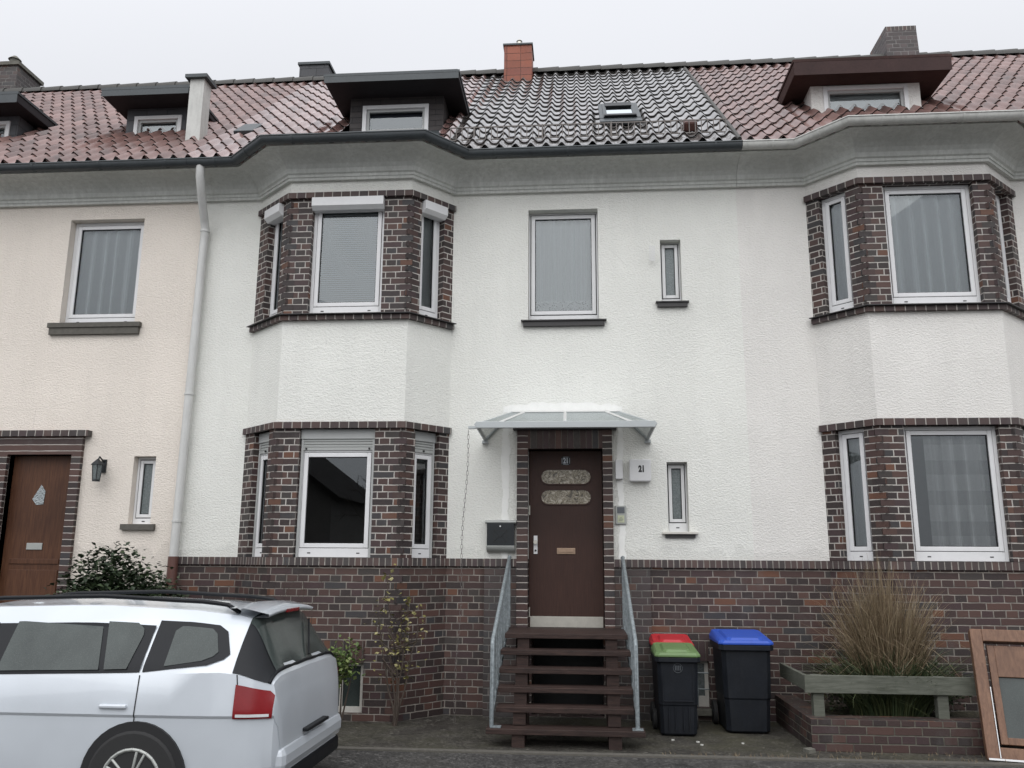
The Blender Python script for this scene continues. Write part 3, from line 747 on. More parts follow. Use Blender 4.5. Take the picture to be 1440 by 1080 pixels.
w = MB()
for xa, xb in ((-1.107, -.737), (.373, .778)):
    w.box(xa, xb, -.065, .0, -.1, 1.631)
obj('pilaster', w, 'brick_pil', H)
w = MB(); path = [(X0, 0), A, B, C, D, (-1.107, 0)]
sweep(w, path, [(-.02, 1.632), (.03, 1.632), (.03, 1.718), (-.02, 1.718)])
sweep(w, [(-1.107, 0), (-.7375, 0)], [(-.02, 1.632), (.085, 1.632), (.085, 1.719), (-.02, 1.719)])
sweep(w, [(.3735, 0), (.778, 0)], [(-.02, 1.632), (.085, 1.632), (.085, 1.719), (-.02, 1.719)])
sweep(w, [(.778, 0), (X1, 0)], [(-.02, 1.632), (.03, 1.632), (.03, 1.718), (-.02, 1.718)])
obj('plinth_cap', w, 'cap', H)
wins = [(1.72, 3.172, [(.22, .60), (.285, 1.165), (.165, .525)]), (4.55, 6.0, [(.22, .60), (.285, 1.175), (.165, .525)])]
F3 = bay(H, A, B, C, D, 'white', wins, 1, {'cellar': True})
# cellar window in the bay
w = MB(); F = F3[1]; w.box(F.L * .42, F.L * .76, .0, .012, .602, .83, F); obj('brick_lintel', w, 'soldier', H)
w = MB(); w.box(F.L * .42, F.L * .76, -.12, -.1, .08, .60, F); cwb = obj('cellar_window', w, 'roomw', H, label='cellar window below the bay')
w = MB()
for q in ((.42, .45, .08, .60), (.73, .76, .08, .60), (.45, .73, .08, .14), (.45, .73, .56, .60), (.58, .60, .14, .56)): w.box(F.L * q[0], F.L * q[1], -.1, -.07, q[2], q[3], F)
obj('frame', w, 'stonel', cwb)
w = MB(); w.add([F.p(F.L * .45, -.09, .14), F.p(F.L * .73, -.09, .14), F.p(F.L * .73, -.09, .56), F.p(F.L * .45, -.09, .56)], [(0, 1, 2, 3)]); obj('glass', w, 'carglass', cwb, fix=False)
# windows of the bay
window(H, F3[0], .22, .60, 1.72, 3.172, .09, 'int', label='narrow left window of the lower bay')
window(H, F3[1], .285, 1.165, 1.72, 3.172, .07, 'int', label='wide lower bay window with its shutter slightly lowered')
window(H, F3[2], .165, .525, 1.72, 3.172, .09, 'int', label='narrow right window of the lower bay')
window(H, F3[0], .22, .60, 4.55, 6.0, .09, 'ext', blind=True, label='narrow left window of the upper bay')
window(H, F3[1], .285, 1.175, 4.55, 6.0, .08, 'ext', blind=True, label='wide upper bay window with closed blind')
window(H, F3[2], .165, .525, 4.55, 6.0, .09, 'ext', curtain='plain', label='narrow right window of the upper bay')
# windows of the flat wall
u = U
window(H, Fw, u(-.617), u(.246), 4.56, 6.005, .12, curtain='lace', fw=.020, label='upper window with a pleated lace curtain')
window(H, Fw, u(1.003), u(1.252), 4.772, 5.570, .11, glass='glassf', label='narrow upper window with frosted glass', low=.07, fw=.016)
window(H, Fw, u(1.003), u(1.24), 2.035, 2.835, .12, glass='glassf', label='narrow lower window with frosted glass', low=.10, fw=.016)
w = MB(); w.box(-.70, .335, -.07, .12, 4.546, 4.56); w.box(.93, 1.325, -.06, .11, 4.758, 4.772); obj('window_sill', w, 'stone', H)
w = MB(); w.box(-.675, .31, -.05, -.001, 4.485, 4.545); w.box(.95, 1.305, -.045, -.001, 4.705, 4.757); w.box(.965, 1.30, -.03, -.001, 1.965, 2.003); obj('sill_bricks', w, 'stone', H)
w = MB(); w.box(.93, 1.335, -.06, .12, 2.005, 2.032); obj('window_sill', w, 'stonel', H, bevel=.004)
# door surround
w = MB(); w.box(-.737, -.61, -.09, .14, .93, 2.985); w.box(.262, .373, -.09, .14, .93, 2.985); w.box(-.737, -.6105, -.088, .0, 2.9855, 3.205); w.box(.2625, .373, -.088, .0, 2.9855, 3.205)
obj('door_jamb', w, 'jamb', H)
w = MB(); w.box(-.61, .262, -.09, .14, 2.985, 3.205); obj('door_lintel', w, 'soldier', H)
w = MB(); w.box(-.785, .43, -.13, -.0, 3.207, 3.255); obj('door_hood', w, 'stone', H, bevel=.005)
w = MB(); w.box(-.61, .262, -.10, .16, .90, .952); obj('door_threshold', w, 'brick_pil', H)
# door
w = MB(); w.box(-.605, .257, .10, .15, .956, 2.984); dr = obj('door', w, 'door', H, bevel=.004, label='dark brown front door with two oval panes')
FD = Fr((-.605, .10), (.257, .10))
def oval(u0, u1, z0, z1, n=10, g=0):
    r = (z1 - z0) / 2; zc = (z0 + z1) / 2; P = []
    for k in range(n + 1): a = -pi / 2 + pi * k / n; P.append((u1 - r + (r + g) * cos(a), zc + (r + g) * sin(a)))
    for k in range(n + 1): a = pi / 2 + pi * k / n; P.append((u0 + r + (r + g) * cos(a), zc + (r + g) * sin(a)))
    return P
for za, zb in ((2.59, 2.755), (2.352, 2.515)):
    w = MB(); po = oval(.145, .725, za, zb); w.add([FD.p(p[0], .004, p[1]) for p in po], [tuple(range(len(po)))]); obj('door_pane', w, 'pane2', dr, fix=False)
    w = MB(); po = oval(.145, .725, za, zb); pi_ = oval(.145, .725, za, zb, g=.014); n = len(po)
    w.add([FD.p(p[0], .003, p[1]) for p in po] + [FD.p(p[0], .012, p[1]) for p in po] + [FD.p(p[0], .012, p[1]) for p in pi_] + [FD.p(p[0], .0, p[1]) for p in pi_],
          [(j * n + i, j * n + (i + 1) % n, (j + 1) * n + (i + 1) % n, (j + 1) * n + i) for j in range(3) for i in range(n)]); obj('pane_bead', w, 'door', dr)
w = MB(); w.box(.015, .85, .001, .005, .956, 1.075, FD); obj('kick_plate', w, 'steel', dr, bevel=.001)
w = MB(); w.box(.325, .54, .001, .010, 1.775, 1.845, FD); lf = obj('letter_flap', w, 'brass', dr, bevel=.004)
w = MB(); w.box(.345, .52, .010, .014, 1.795, 1.822, FD); obj('flap_lid', w, 'brass', lf, bevel=.002)
w = MB(); w.box(.055, .10, .001, .010, 1.775, 1.985, FD); hp = obj('handle_plate', w, 'pvc', dr, bevel=.003)
w = MB(); w.tube([FD.p(.078, .008, 1.91), FD.p(.078, .03, 1.91)], .012, 10); w.tube([FD.p(.078, .028, 1.91), FD.p(.078, .06, 1.91)], .024, 14); obj('door_knob', w, 'steel', hp, smooth=1)
w = MB(); w.tube([FD.p(.078, .008, 1.815), FD.p(.078, .018, 1.815)], .012, 10); obj('lock', w, 'black', hp)
w = MB()
for z in (1.12, 2.28): w.tube([FD.p(.006, .006, z - .055), FD.p(.006, .006, z + .055)], .008, 8)
obj('hinge', w, 'steel', dr)
w = MB(); w.box(.385, .487, .001, .006, 2.812, 2.912, FD); npl = obj('number_plate', w, 'mail', dr, bevel=.002)
obj('number', text('21', .090, FD, .436, .0075, 2.860, .001, .70, .003), 'numw', npl)
w = MB()
for q in ((.389, .393, 2.83, 2.894), (.479, .483, 2.83, 2.894), (.405, .467, 2.816, 2.819), (.405, .467, 2.905, 2.908)): w.box(q[0], q[1], .006, .0075, q[2], q[3], FD)
obj('plate_border', w, 'numw', npl)
# fresh paint around door where the plaster was patched
w = MB(); g = -.0035; rp_ = random.Random(12)
def ragged(x0, x1, z0, z1, vert=True):
    n = int((z1 - z0 if vert else x1 - x0) / .03); A_ = []; B_ = []; a = b = 0
    for k in range(n + 1):
        t = k / n; a = a * .6 + rp_.uniform(-.012, .012); b = b * .6 + rp_.uniform(-.014, .014)
        if vert: A_.append((x0 + a, g, z0 + (z1 - z0) * t)); B_.append((x1 + b, g, z0 + (z1 - z0) * t))
        else: A_.append((x0 + (x1 - x0) * t, g, z0 + a)); B_.append((x0 + (x1 - x0) * t, g, z1 + b - .05 * (2 * t - 1) ** 4))
    w.add(A_ + B_, [(k, k + 1, n + 2 + k, n + 1 + k) for k in range(n)])
ragged(-.915, -.835, 1.72, 3.42); ragged(.435, .50, 1.72, 3.42); ragged(-.91, .50, 3.425, 3.545, False)
obj('paint_patch', w, 'patch', H, fix=False)
# cellar window behind the bins
w = MB(); w.box(.905, 1.40, -.003, -.0, .622, .83); obj('brick_lintel', w, 'soldier', H)
w = MB(); Fc = Fr((.905, 0), (1.40, 0))
for q in ((0, .04, .13, .62), (.455, .495, .13, .62), (.04, .455, .13, .24), (.04, .455, .585, .62)): w.box(q[0], q[1], -.13, -.09, q[2], q[3], Fc)
cw = obj('cellar_window', w, 'stonel', H, label='small barred cellar window')
w = MB(); w.add([Fc.p(.04, -.11, .24), Fc.p(.455, -.11, .24), Fc.p(.455, -.11, .585), Fc.p(.04, -.11, .585)], [(0, 1, 2, 3)]); obj('glass', w, 'glassf', cw, fix=False)
w = MB()
for z in (.32, .49): w.tube([Fc.p(.0, -.04, z), Fc.p(.495, -.04, z)], .007, 6)
for uu in (.12, .37): w.tube([Fc.p(uu, -.04, .13), Fc.p(uu, -.04, .62)], .006, 6)
obj('window_bar', w, 'galv', cw)
w = MB(); w.box(.86, 1.44, -.10, .0, .06, .128); obj('window_sill', w, 'conc', H, bevel=.008)
# cornice, gutter, roof
pe = [(X0, 0), A, B, C, D, (X1, 0)]
cornice(H, pe); gutter(H, pe, 'zinc')
def roof_slope2(P, polys, mat, seed, label):
    mb = MB()
    for pl in polys: tiles(mb, (0, Y_E, Z_E), (1, 0, 0), VROOF, pl, seed=seed)
    return tileobj('roof', mb, mat, P, label)
k_ = sqrt(1 + SL * SL); va, vb = (.66 - Y_E) * k_, (1.25 - Y_E) * k_
RL = roof_slope2(H, [[(X0, 0), (-3.17, 0), (-3.17, LROOF), (X0, LROOF)], [(-3.17, vb), (-1.82, vb), (-1.82, LROOF), (-3.17, LROOF)], [(-1.82, 0), (-1.62, 0), (-1.62, LROOF), (-1.82, LROOF)]], 'redtile', 3, 'pale red pantile slope left of the dormer')
w = MB(); w.add([(-3.2, -.75, 6.585), (-1.79, -.75, 6.585), (-1.79, .66, 7.50), (-3.2, .66, 7.50)], [(0, 1, 2, 3)]); obj('dormer_apron', w, 'zinc', H, fix=False); RR = roof_slope(H, -1.62, X1, 'tile', 4, 'wet grey pantile slope right of the dormer')
ridge(H, X0, X1, RR)
bay_roof(H, (A, B, C, D), 'redtile2', 9)
shell(H, X0, X1)
dormer(H, -3.405, -1.57, .22, 8.10, .66, -2.975, -2.045, 7.46, 7.90, 'soffit', 'darkslate', 'duskpane', lab='dark slate dormer with a flat roof and wide overhang', fx=.25, th=.08)
ch = chimney(H, -1.275, -.785, 3.55, 4.05, 9.6, 10.67, 'orange', label='orange tiled chimney')
w = MB(); w.tube([(-1.02, 3.75, 10.7), (-1.02, 3.75, 10.86)], .042, 12); w.tube([(-1.02, 3.75, 10.80), (-1.02, 3.75, 10.82)], .055, 12); w.tube([(-1.02, 3.75, 10.87), (-1.02, 3.75, 10.90)], .055, 12, .03); obj('flue_pipe', w, 'steel', ch, smooth=1)
chimney(H, -5.29 + .5, -4.2, 4.5, 5.1, 9.5, 11.0, 'slate', over=.03, label='grey slate clad chimney behind the ridge') if False else None
# skylight
N = Vector((0, -SL, 1)).normalized()
def rp(x, y, h=0): return Vector((x, y, Z_E + SL * (y - Y_E))) + N * h
def slopebox(mb, xa, xb, ya, yb, h0, h1):
    P8 = [rp(x, y, h) for h in (h0, h1) for y in (ya, yb) for x in (xa, xb)]
    mb.add(P8, [(0, 2, 3, 1), (4, 5, 7, 6), (0, 1, 5, 4), (2, 6, 7, 3), (0, 4, 6, 2), (1, 3, 7, 5)])
w = MB(); xa, xb, ya, yb = .355, .80, .47, 1.20
for q in ((xa, xa + .05, ya, yb), (xb - .05, xb, ya, yb), (xa + .05, xb - .05, ya, ya + .07), (xa + .05, xb - .05, yb - .07, yb)): slopebox(w, *q, -.02, .115)
sk = obj('skylight', w, 'zinc', H, bevel=.006)
w = MB(); slopebox(w, xa + .01, xb - .01, ya - .004, ya + .075, .10, .135); slopebox(w, xa + .04, xb - .04, yb - .20, yb - .01, .10, .13); obj('sash_cover', w, 'cartrim', sk, bevel=.004)
w = MB(); slopebox(w, xa - .05, xb + .05, ya - .16, ya, .05, .095); slopebox(w, xa - .05, xa, ya, yb + .05, .05, .10); slopebox(w, xb, xb + .05, ya, yb + .05, .05, .10); obj('flashing', w, 'zinc', sk)
w = MB(); w.add([rp(xa + .05, ya + .07, .10), rp(xb - .05, ya + .07, .10), rp(xb - .05, yb - .07, .10), rp(xa + .05, yb - .07, .10)], [(0, 1, 2, 3)])
obj('glass', w, 'skyglass', sk, fix=False) if 'skyglass' in M else obj('glass', w, 'carglass', sk, fix=False)
# roof hatch near the left party line
w = MB(); slopebox(w, -4.74, -4.46, .52, .88, .02, .085); obj('roof_hatch', w, 'zinc', H, bevel=.01)
# snow guard
w = MB(); ys, hb = -.20, .09
x = -1.62
a0, a1 = rp(-1.55, ys, .07), rp(X1 - .12, ys, .07)
for hh in (.0, .17): w.box(-1.60, X1 - .1, ys - .006, ys + .006, a0.z + hh, a0.z + hh + .013)
x = -1.6
while x < X1 - .1:
    w.box(x, x + .010, ys - .005, ys + .005, a0.z, a0.z + .18); x += .0745
x = -1.3
while x < X1 - .1:
    w.box(x, x + .016, ys - .008, ys + .01, a0.z - .1, a0.z + .19); w.tube([(x + .014, ys, a0.z + .16), (x + .014, ys + .22, a0.z + .14)], .007, 6); x += .86
obj('snow_guard', w, 'guard', H)
w = MB()
for (xx, yy) in ((1.33, -.1),): slopebox(w, xx, xx + .16, yy, yy + .14, .04, .16)
obj('roof_vent', w, 'pipeb', H, bevel=.02)
# downpipe
w = MB(); yp = -.09
w.tube([(-4.70, -.47, 6.52), (-4.70, -.46, 6.38), (-4.71, -.36, 6.18), (-4.745, -.15, 5.93), (-4.75, yp, 5.82), (-4.755, yp, 5.6), (-4.78, yp, 3.4), (-4.80, yp, 1.72)], .052, 14)
dp = obj('downpipe', w, 'pipe', H, smooth=1, label='pale grey downpipe')
w = MB()
for z in (5.78, 3.66, 2.12): xz = -4.80 + .05 * (z - 1.72) / 4.1; w.tube([(xz, yp, z), (xz, yp, z + .025)], .060, 14); w.box(xz - .01, xz + .01, yp, 0, z, z + .02)
obj('pipe_clamp', w, 'pipe', dp)
w = MB(); w.tube([(-4.80, yp, 1.72), (-4.80, yp, 0)], .060, 12); obj('standpipe', w, 'pipeb', dp, smooth=1)

# =================================================================== RIGHT HOUSE
R0, R1 = 1.95, 8.75
RA, RB, RC, RD = (2.78, 0.), (3.25, -.5), (4.69, -.5), (5.20, 0.)
HR = thing('terraced_house', 'pale house at the right edge with a brick bay, brown dormer and cream gutter', 'house', (5.3, 0, 0))
w = MB(); wall(w, Fr((R0, 0), RA), 0, RA[0] - R0, 1.718, 6.30); wall(w, Fr(RD, (R1, 0)), 0, R1 - RD[0], 1.718, 6.30); obj('wall', w, 'rwhite', HR, fix=False)
w = MB(); wall(w, Fr((R0, 0), RA), 0, RA[0] - R0, -.1, 1.632); wall(w, Fr(RD, (R1, 0)), 0, R1 - RD[0], -.1, 1.632); obj('plinth', w, 'brick', HR, fix=False)
w = MB(); sweep(w, [(R0, 0), RA, RB, RC, RD, (R1, 0)], [(-.02, 1.632), (.03, 1.632), (.03, 1.716), (-.02, 1.716)]); obj('plinth_cap', w, 'cap', HR)
wr = [(1.72, 3.172, [(.17, .52), (.27, 1.27), (.20, .55)]), (4.55, 6.0, [(.17, .52), (.27, 1.27), (.20, .55)])]
G3 = bay(HR, RA, RB, RC, RD, 'rwhite', wr, 2, {})
window(HR, G3[0], .17, .52, 1.72, 3.172, .07, curtain='plain', label='narrow left window of the lower right bay')
window(HR, G3[1], .27, 1.27, 1.72, 3.172, .08, curtain='check', label='wide lower window of the right bay')
window(HR, G3[2], .20, .55, 1.72, 3.172, .08, curtain='plain')
window(HR, G3[0], .17, .52, 4.55, 6.0, .07, curtain='plain', label='narrow left window of the upper right bay')
window(HR, G3[1], .27, 1.27, 4.55, 6.0, .08, curtain='plain', label='wide upper window of the right bay')
window(HR, G3[2], .20, .55, 4.55, 6.0, .08, curtain='plain')
pr = [(R0 + .004, 0), RA, RB, RC, RD, (R1, 0)]
cornice(HR, pr); gutter(HR, pr, 'zincl'); roof_slope(HR, R0 + .01, R1, 'redtile2', 14); rr_ = roof_slope(HR, R1, R1 + .01, 'redtile2', 1) if False else None
rb = obj('roof_verge', (lambda m: (m.tube([rp(R0 - .03, Y_E, .05), rp(R0 - .03, Y_R, .05)], .028, 8), m)[1])(MB()), 'ridge', HR, smooth=1)
ridge(HR, R0, R1, rb, 'redtile2'); bay_roof(HR, (RA, RB, RC, RD), 'redtile2', 19); shell(HR, R0 + .03, R1)
dormer(HR, 2.86, 4.86, .40, 8.16, .70, 3.30, 4.40, 7.40, 7.96, 'soffitb', 'rwhite', 'curtain', roofm='soffitb', th=.18, lab='dormer with a brown roof edge and pale front', fx=.28)
chimney(HR, 5.40, 5.92, 3.8, 4.6, 9.5, 10.82, m_brick('sooty_chimney_brick', palette=[(0., (.06, .05, .05)), (.4, (.09, .07, .07)), (.8, (.05, .045, .045))], mortar=(.22, .21, .2)), cap='cap', over=-.0, caph=.08, taper=.03, label='tapering dark brick chimney')

# =================================================================== LEFT HOUSE
L0, L1 = -11.6, -4.85
HL = thing('terraced_house', 'cream house at the left edge with a brown front door behind the car', 'house', (-8.2, 0, 0))
FL = Fr((L0, 0), (L1, 0)); ul = lambda x: x - L0
w = MB(); wall(w, FL, 0, L1 - L0, 1.0, 6.30, [(ul(-6.62), ul(-5.62), 4.62, 6.03), (ul(-5.45), ul(-5.17), 2.10, 2.92), (ul(-7.05), ul(-6.22), .93, 2.94)], .14); obj('wall', w, 'cream', HL, fix=False)
w = MB(); wall(w, FL, 0, L1 - L0, -.1, 1.0, [(ul(-7.05), ul(-6.22), .93, 2.94)]); obj('plinth', w, 'brick', HL, fix=False)
window(HL, FL, ul(-6.62), ul(-5.62), 4.62, 6.03, .11, curtain='plain', label='upper window with a pale net curtain')
window(HL, FL, ul(-5.45), ul(-5.17), 2.10, 2.92, .10, glass='glassf', low=.07, fw=.03, label='narrow window beside the brown door')
w = MB(); w.box(-6.74, -5.52, -.06, .11, 4.56, 4.62); w.box(-6.72, -5.54, -.045, -.001, 4.47, 4.559); w.box(-5.52, -5.10, -.05, .1, 2.03, 2.098); obj('window_sill', w, 'kerb', HL)
w = MB(); w.box(-7.19, -7.05, -.06, .14, .0, 2.94); w.box(-6.22, -6.10, -.06, .14, .0, 2.94); w.box(-7.19, -6.10, -.0605, .14, 2.94, 3.16); obj('door_jamb', w, 'jamb', HL)
w = MB(); w.box(-7.25, -6.02, -.10, 0, 3.162, 3.235); obj('door_hood', w, 'band', HL)
w = MB(); w.box(-7.048, -6.222, .08, .13, .95, 2.938); dl = obj('door', w, 'door2', HL, bevel=.005, label='brown wooden door with a kite shaped pane')
FDl = Fr((-7.048, .08), (-6.222, .08))
w = MB(); w.add([FDl.p(a, .006, b) for a, b in ((.30, 2.40), (.40, 2.58), (.46, 2.50), (.45, 2.34), (.36, 2.33))], [(0, 1, 2, 3, 4)]); obj('door_pane', w, 'glassf', dl, fix=False)
w = MB()
for q in ((.10, .73, 1.10, 1.55), (.10, .73, 1.62, 1.68)): w.box(q[0], q[1], 0, .012, q[2], q[3], FDl)
obj('door_panel', w, 'door2', dl, bevel=.004)
w = MB(); w.box(.30, .50, 0, .012, 1.79, 1.87, FDl); obj('letter_flap', w, 'mailg', dl, bevel=.003)
pl_ = [(L0, 0), (L1 - .004, 0)]
cornice(HL, pl_); gutter(HL, pl_, 'zinc'); roof_slope(HL, L0, L1 - .01, 'redtile2', 24); rdg = ridge(HL, L0, L1, None if False else HL, 'redtile2'); shell(HL, L0, L1 - .03)
dormer(HL, -6.62, -5.36, .34, 8.10, .72, -6.32, -5.62, 7.45, 7.90, 'soffit', 'slate', 'curtain', lab='small slate dormer with a pale window', fx=.18, th=.08)
dormer(HL, -9.40, -7.86, .34, 8.10, .72, -9.0, -8.2, 7.45, 7.90, 'soffit', 'slate', 'curtain', fx=.2)
tc = chimney(HL, -5.33, -5.13, .30, .52, 7.0, 8.20, 'zincl', over=.055, caph=.05, label='slim pale clad chimney with a dark cap')
chimney(HL, -5.28, -4.72 , 4.35, 4.9, 9.6, 10.96, 'slate', over=.03, caph=.05, label='grey slate clad chimney behind the ridge')
lc = chimney(HL, -11.45, -10.72, 4.0, 4.7, 9.6, 10.98, 'brick_pil', cap='conc', over=.04, caph=.07, label='broad brick chimney with a round pot')
w = MB(); w.tube([(-10.95, 4.2, 11.05), (-10.95, 4.2, 11.22)], .09, 12); w.tube([(-10.95, 4.2, 11.22), (-10.95, 4.2, 11.30)], .12, 12, .04); obj('chimney_pot', w, 'conc', lc, smooth=1)

# =================================================================== GROUND
g = MB(); g.add([(-60, -70, -.1), (60, -70, -.1), (60, 60, -.1), (-60, 60, -.1)], [(0, 1, 2, 3)]); struct('road', g, 'asphalt')
def uneven(x0, x1, y0, y1, z, nx, ny, amp, seed):
    rnd = random.Random(seed); m = MB(); vs = []
    for j in range(ny + 1):
        for i in range(nx + 1): vs.append((x0 + (x1 - x0) * i / nx, y0 + (y1 - y0) * j / ny, z + (rnd.uniform(-amp, amp) if 0 < i < nx and 0 < j < ny else 0)))
    m.add(vs, [(j * (nx + 1) + i, j * (nx + 1) + i + 1, (j + 1) * (nx + 1) + i + 1, (j + 1) * (nx + 1) + i) for j in range(ny) for i in range(nx)]); return m
g = uneven(-12, 9, -1.75, .05, 0, 80, 12, .004, 3); g.box(-12, 9, -1.75, -1.745, -.12, -.002); struct('front_yard', g, 'yard')
g = MB(); g.box(-12, 9, -1.84, -1.752, -.12, .004); k = struct('kerb', g, 'kerb')
g = uneven(-12, 9, -4.4, -1.842, -.012, 60, 16, .003, 5); g.box(-12, 9, -4.4, -4.395, -.12, -.014); struct('pavement', g, 'asphalt')

# =================================================================== DOOR CANOPY, BOXES, MAILBOX
CP = thing('door_canopy', 'grey framed glass canopy over the brown front door number 21', 'canopy', (-.17, 0, 3.1))
TL, TR, FLc, FRc, WL, WR = Vector((-.80, -.02, 3.43)), Vector((.455, -.02, 3.43)), Vector((-1.13, -.86, 3.155)), Vector((.81, -.86, 3.155)), Vector((-1.12, -.02, 3.10)), Vector((.79, -.02, 3.10))
w = MB(); w.box(FLc.x, FRc.x, -.88, -.84, 3.112, 3.182); obj('front_bar', w, 'alu', CP, bevel=.004)
w = MB()
def bar(mb, a, b, r, n=4):
    mb.tube([a, b], r, n)
bar(w, TL, TR, .020)
for k in (.5,): bar(w, TL.lerp(TR, k), FLc.lerp(FRc, k) + Vector((0, .01, .01)), .017)
for k in (.115, .885): bar(w, TL.lerp(TR, k), FLc.lerp(FRc, .12 + (k - .115) / .77 * .76) + Vector((0, .01, .01)), .016)
obj('roof_bar', w, 'alul', CP)
for (a, b, c) in ((TL, FLc, WL), (TR, FRc, WR)):
    w = MB(); bar(w, a, c, .018); bar(w, c, b, .024); bar(w, a, b + Vector((0, .01, 0)), .010); w.box(c.x - .035, c.x + .035, -.06, 0, c.z - .045, c.z - .01); obj('side_bracket', w, 'alu', CP)
w = MB(); w.add([TL, TR, FRc + Vector((0, .02, .01)), FLc + Vector((0, .02, .01))], [(0, 1, 2, 3)]); obj('glass', w, 'glassc', CP, fix=False)
w = MB(); w.add([TL, FLc, WL, TR, FRc, WR], [(0, 1, 2), (3, 4, 5)]); obj('side_glass', w, 'glassc', CP, fix=False)
w = MB(); w.box(FLc.x - .085, FLc.x, -.87, -.83, 3.105, 3.135); obj('rain_spout', w, 'alu', CP, bevel=.003)
# rain chain
w = MB(); a, b = Vector((-1.215, -.85, 3.09)), Vector((-1.33, -.72, .05)); n = 62
for i in range(n):
    c = a.lerp(b, (i + .5) / n) + Vector((.012 * sin(i * .21), 0, 0)); h = (a - b).length / n * .62
    pts = []
    for k in range(9):
        t = 2 * pi * k / 8; o = Vector((sin(t) * .011, 0, cos(t) * h)) if i % 2 else Vector((0, sin(t) * .011, cos(t) * h)); pts.append(c + o)
    w.tube(pts, .0022, 5, caps=False)
tag(rebase(obj('rain_chain', w, 'guard'), (-1.33, -.72, .05)), 'thin metal chain hanging from the left end of the door canopy', 'chain')
# mailbox
MBX = thing('mailbox', 'dark wall mailbox with silver lid and embossed envelope, left of the door', 'mailbox', (-.925, -.02, 1.79)); Fm = Fr((-1.09, 0), (-.755, 0)); Lm = Fm.L
w = MB(); w.box(.01, Lm - .01, 0, .10, 1.85, 2.125, Fm); obj('body', w, 'mail', MBX, bevel=.004)
w = MB(); w.tube([Fm.p(-.012, .07, 2.135), Fm.p(Lm + .012, .07, 2.135)], .022, 12); w.box(-.012, Lm + .012, 0, .08, 2.125, 2.155, Fm); obj('lid', w, 'mailg', MBX, smooth=1)
w = MB(); P_ = [(0, 1.866)] + [(.03 + .075 * cos(a), 1.866 + .075 * sin(a)) for a in [0 - pi / 2 * k / 6 for k in range(7)]] + [(0, 1.79)]
w.prism([(q[0], q[1]) for q in P_], .006, Lm - .004, 0, Fm); obj('paper_roll', w, 'mailg', MBX, bevel=.002)
w = MB(); c0, c1, c2, c3 = .09, .245, 1.905, 2.045
for q in ((c0, c0 + .008, c2, c3), (c1 - .008, c1, c2, c3), (c0, c1, c2, c2 + .008), (c0, c1, c3 - .008, c3)): w.box(q[0], q[1], .1, .1035, q[2], q[3], Fm)
for a, b in (((c0, c3), (.167, 1.96)), ((c1, c3), (.167, 1.96)), ((c0, c2), (.15, 1.972)), ((c1, c2), (.185, 1.972))): w.tube([Fm.p(a[0], .101, a[1]), Fm.p(b[0], .101, b[1])], .004, 6)
obj('envelope_emblem', w, 'black', MBX)
w = MB(); w.tube([Fm.p(.165, .1, 2.085), Fm.p(.165, .112, 2.085)], .009, 10); obj('lock', w, 'pvc', MBX)
# boxes right of the door
w = MB(); w.box(.408, .492, -.075, 0, 2.632, 2.855); o = obj('wall_box', w, 'boxw', bevel=.006); rebase(o, (.45, 0, 2.63)); tag(o, 'narrow ribbed grey wall box between door and meter box', 'box')
cb = MB()
for k in range(5): cb.box(.417 + k * .0145, .424 + k * .0145, -.0775, -.075, 2.645, 2.842)
obj('cover_rib', cb, 'boxw', o)
MT = thing('meter_box', 'square light grey box with black number 21, right of the door', 'box', (.69, 0, 2.6)); Fb = Fr((.565, 0), (.815, 0))
w = MB(); w.box(.01, .24, 0, .05, 2.61, 2.85, Fb); obj('housing', w, 'boxw', MT)
w = MB(); w.box(0, .25, .05, .10, 2.60, 2.858, Fb); obj('cover', w, 'boxw', MT, bevel=.014)
obj('number', text('21', .098, Fb, .142, .1015, 2.742, .0008, .72, .006), 'black', MT)
IC = thing('door_intercom', 'small grey intercom panel with yellow name label below the wall boxes', 'intercom', (.465, 0, 2.11)); Fi = Fr((.40, 0), (.53, 0))
w = MB(); w.box(0, .125, 0, .03, 2.115, 2.328, Fi); obj('panel', w, 'mailg', IC, bevel=.006)
w = MB(); w.box(.02, .105, .03, .033, 2.24, 2.31, Fi); obj('speaker_grille', w, 'emb', IC)
w = MB(); w.box(.025, .10, .03, .034, 2.135, 2.215, Fi); lb = obj('name_label', w, 'label', IC)
w = MB(); w.box(.035, .088, .034, .035, 2.17, 2.177, Fi); w.box(.035, .08, .034, .035, 2.152, 2.158, Fi); w.tube([Fi.p(.05, .0345, 2.195), Fi.p(.062, .0345, 2.186), Fi.p(.078, .0345, 2.198)], .002, 5); obj('label_writing', w, 'emb', lb)

# =================================================================== STEPS AND RAILS
ST = thing('door_steps', 'dark brown plank steps rising to the front door', 'steps', (-.15, -1.2, 0))
fy = [-.93, -1.07, -1.21, -1.35, -1.49, -1.64]; tz = [.965, .815, .655, .495, .335, .165]
for i, (y, z) in enumerate(zip(fy, tz)):
    w = MB(); xr = .575 if i == 5 else (.485 if i else .465); xl = -.90 if i == 5 else (-.82 if i else -.79)
    yb = -.09 if i == 0 else y + .26
    nb = 2 if i else 5
    for k in range(nb):
        ya = y + (yb - y) * k / nb; yc = y + (yb - y) * (k + 1) / nb - .006; w.box(xl, xr, ya, yc, z - .048, z)
    obj('tread', w, 'wtread', ST, bevel=.004)
for xa in (-.66, .24):
    w = MB()
    for i, (y, z) in enumerate(zip(fy, tz)): w.box(xa, xa + .12, y + .03 + .0 * i, y + .23, z - .162 if i < 5 else 0, z - .050)
    w.box(xa + .002, xa + .118, -.9, -.82, 0, .80); w.box(xa + .002, xa + .118, -1.30, -1.22, 0, .50)
    obj('stringer', w, 'wtread', ST)
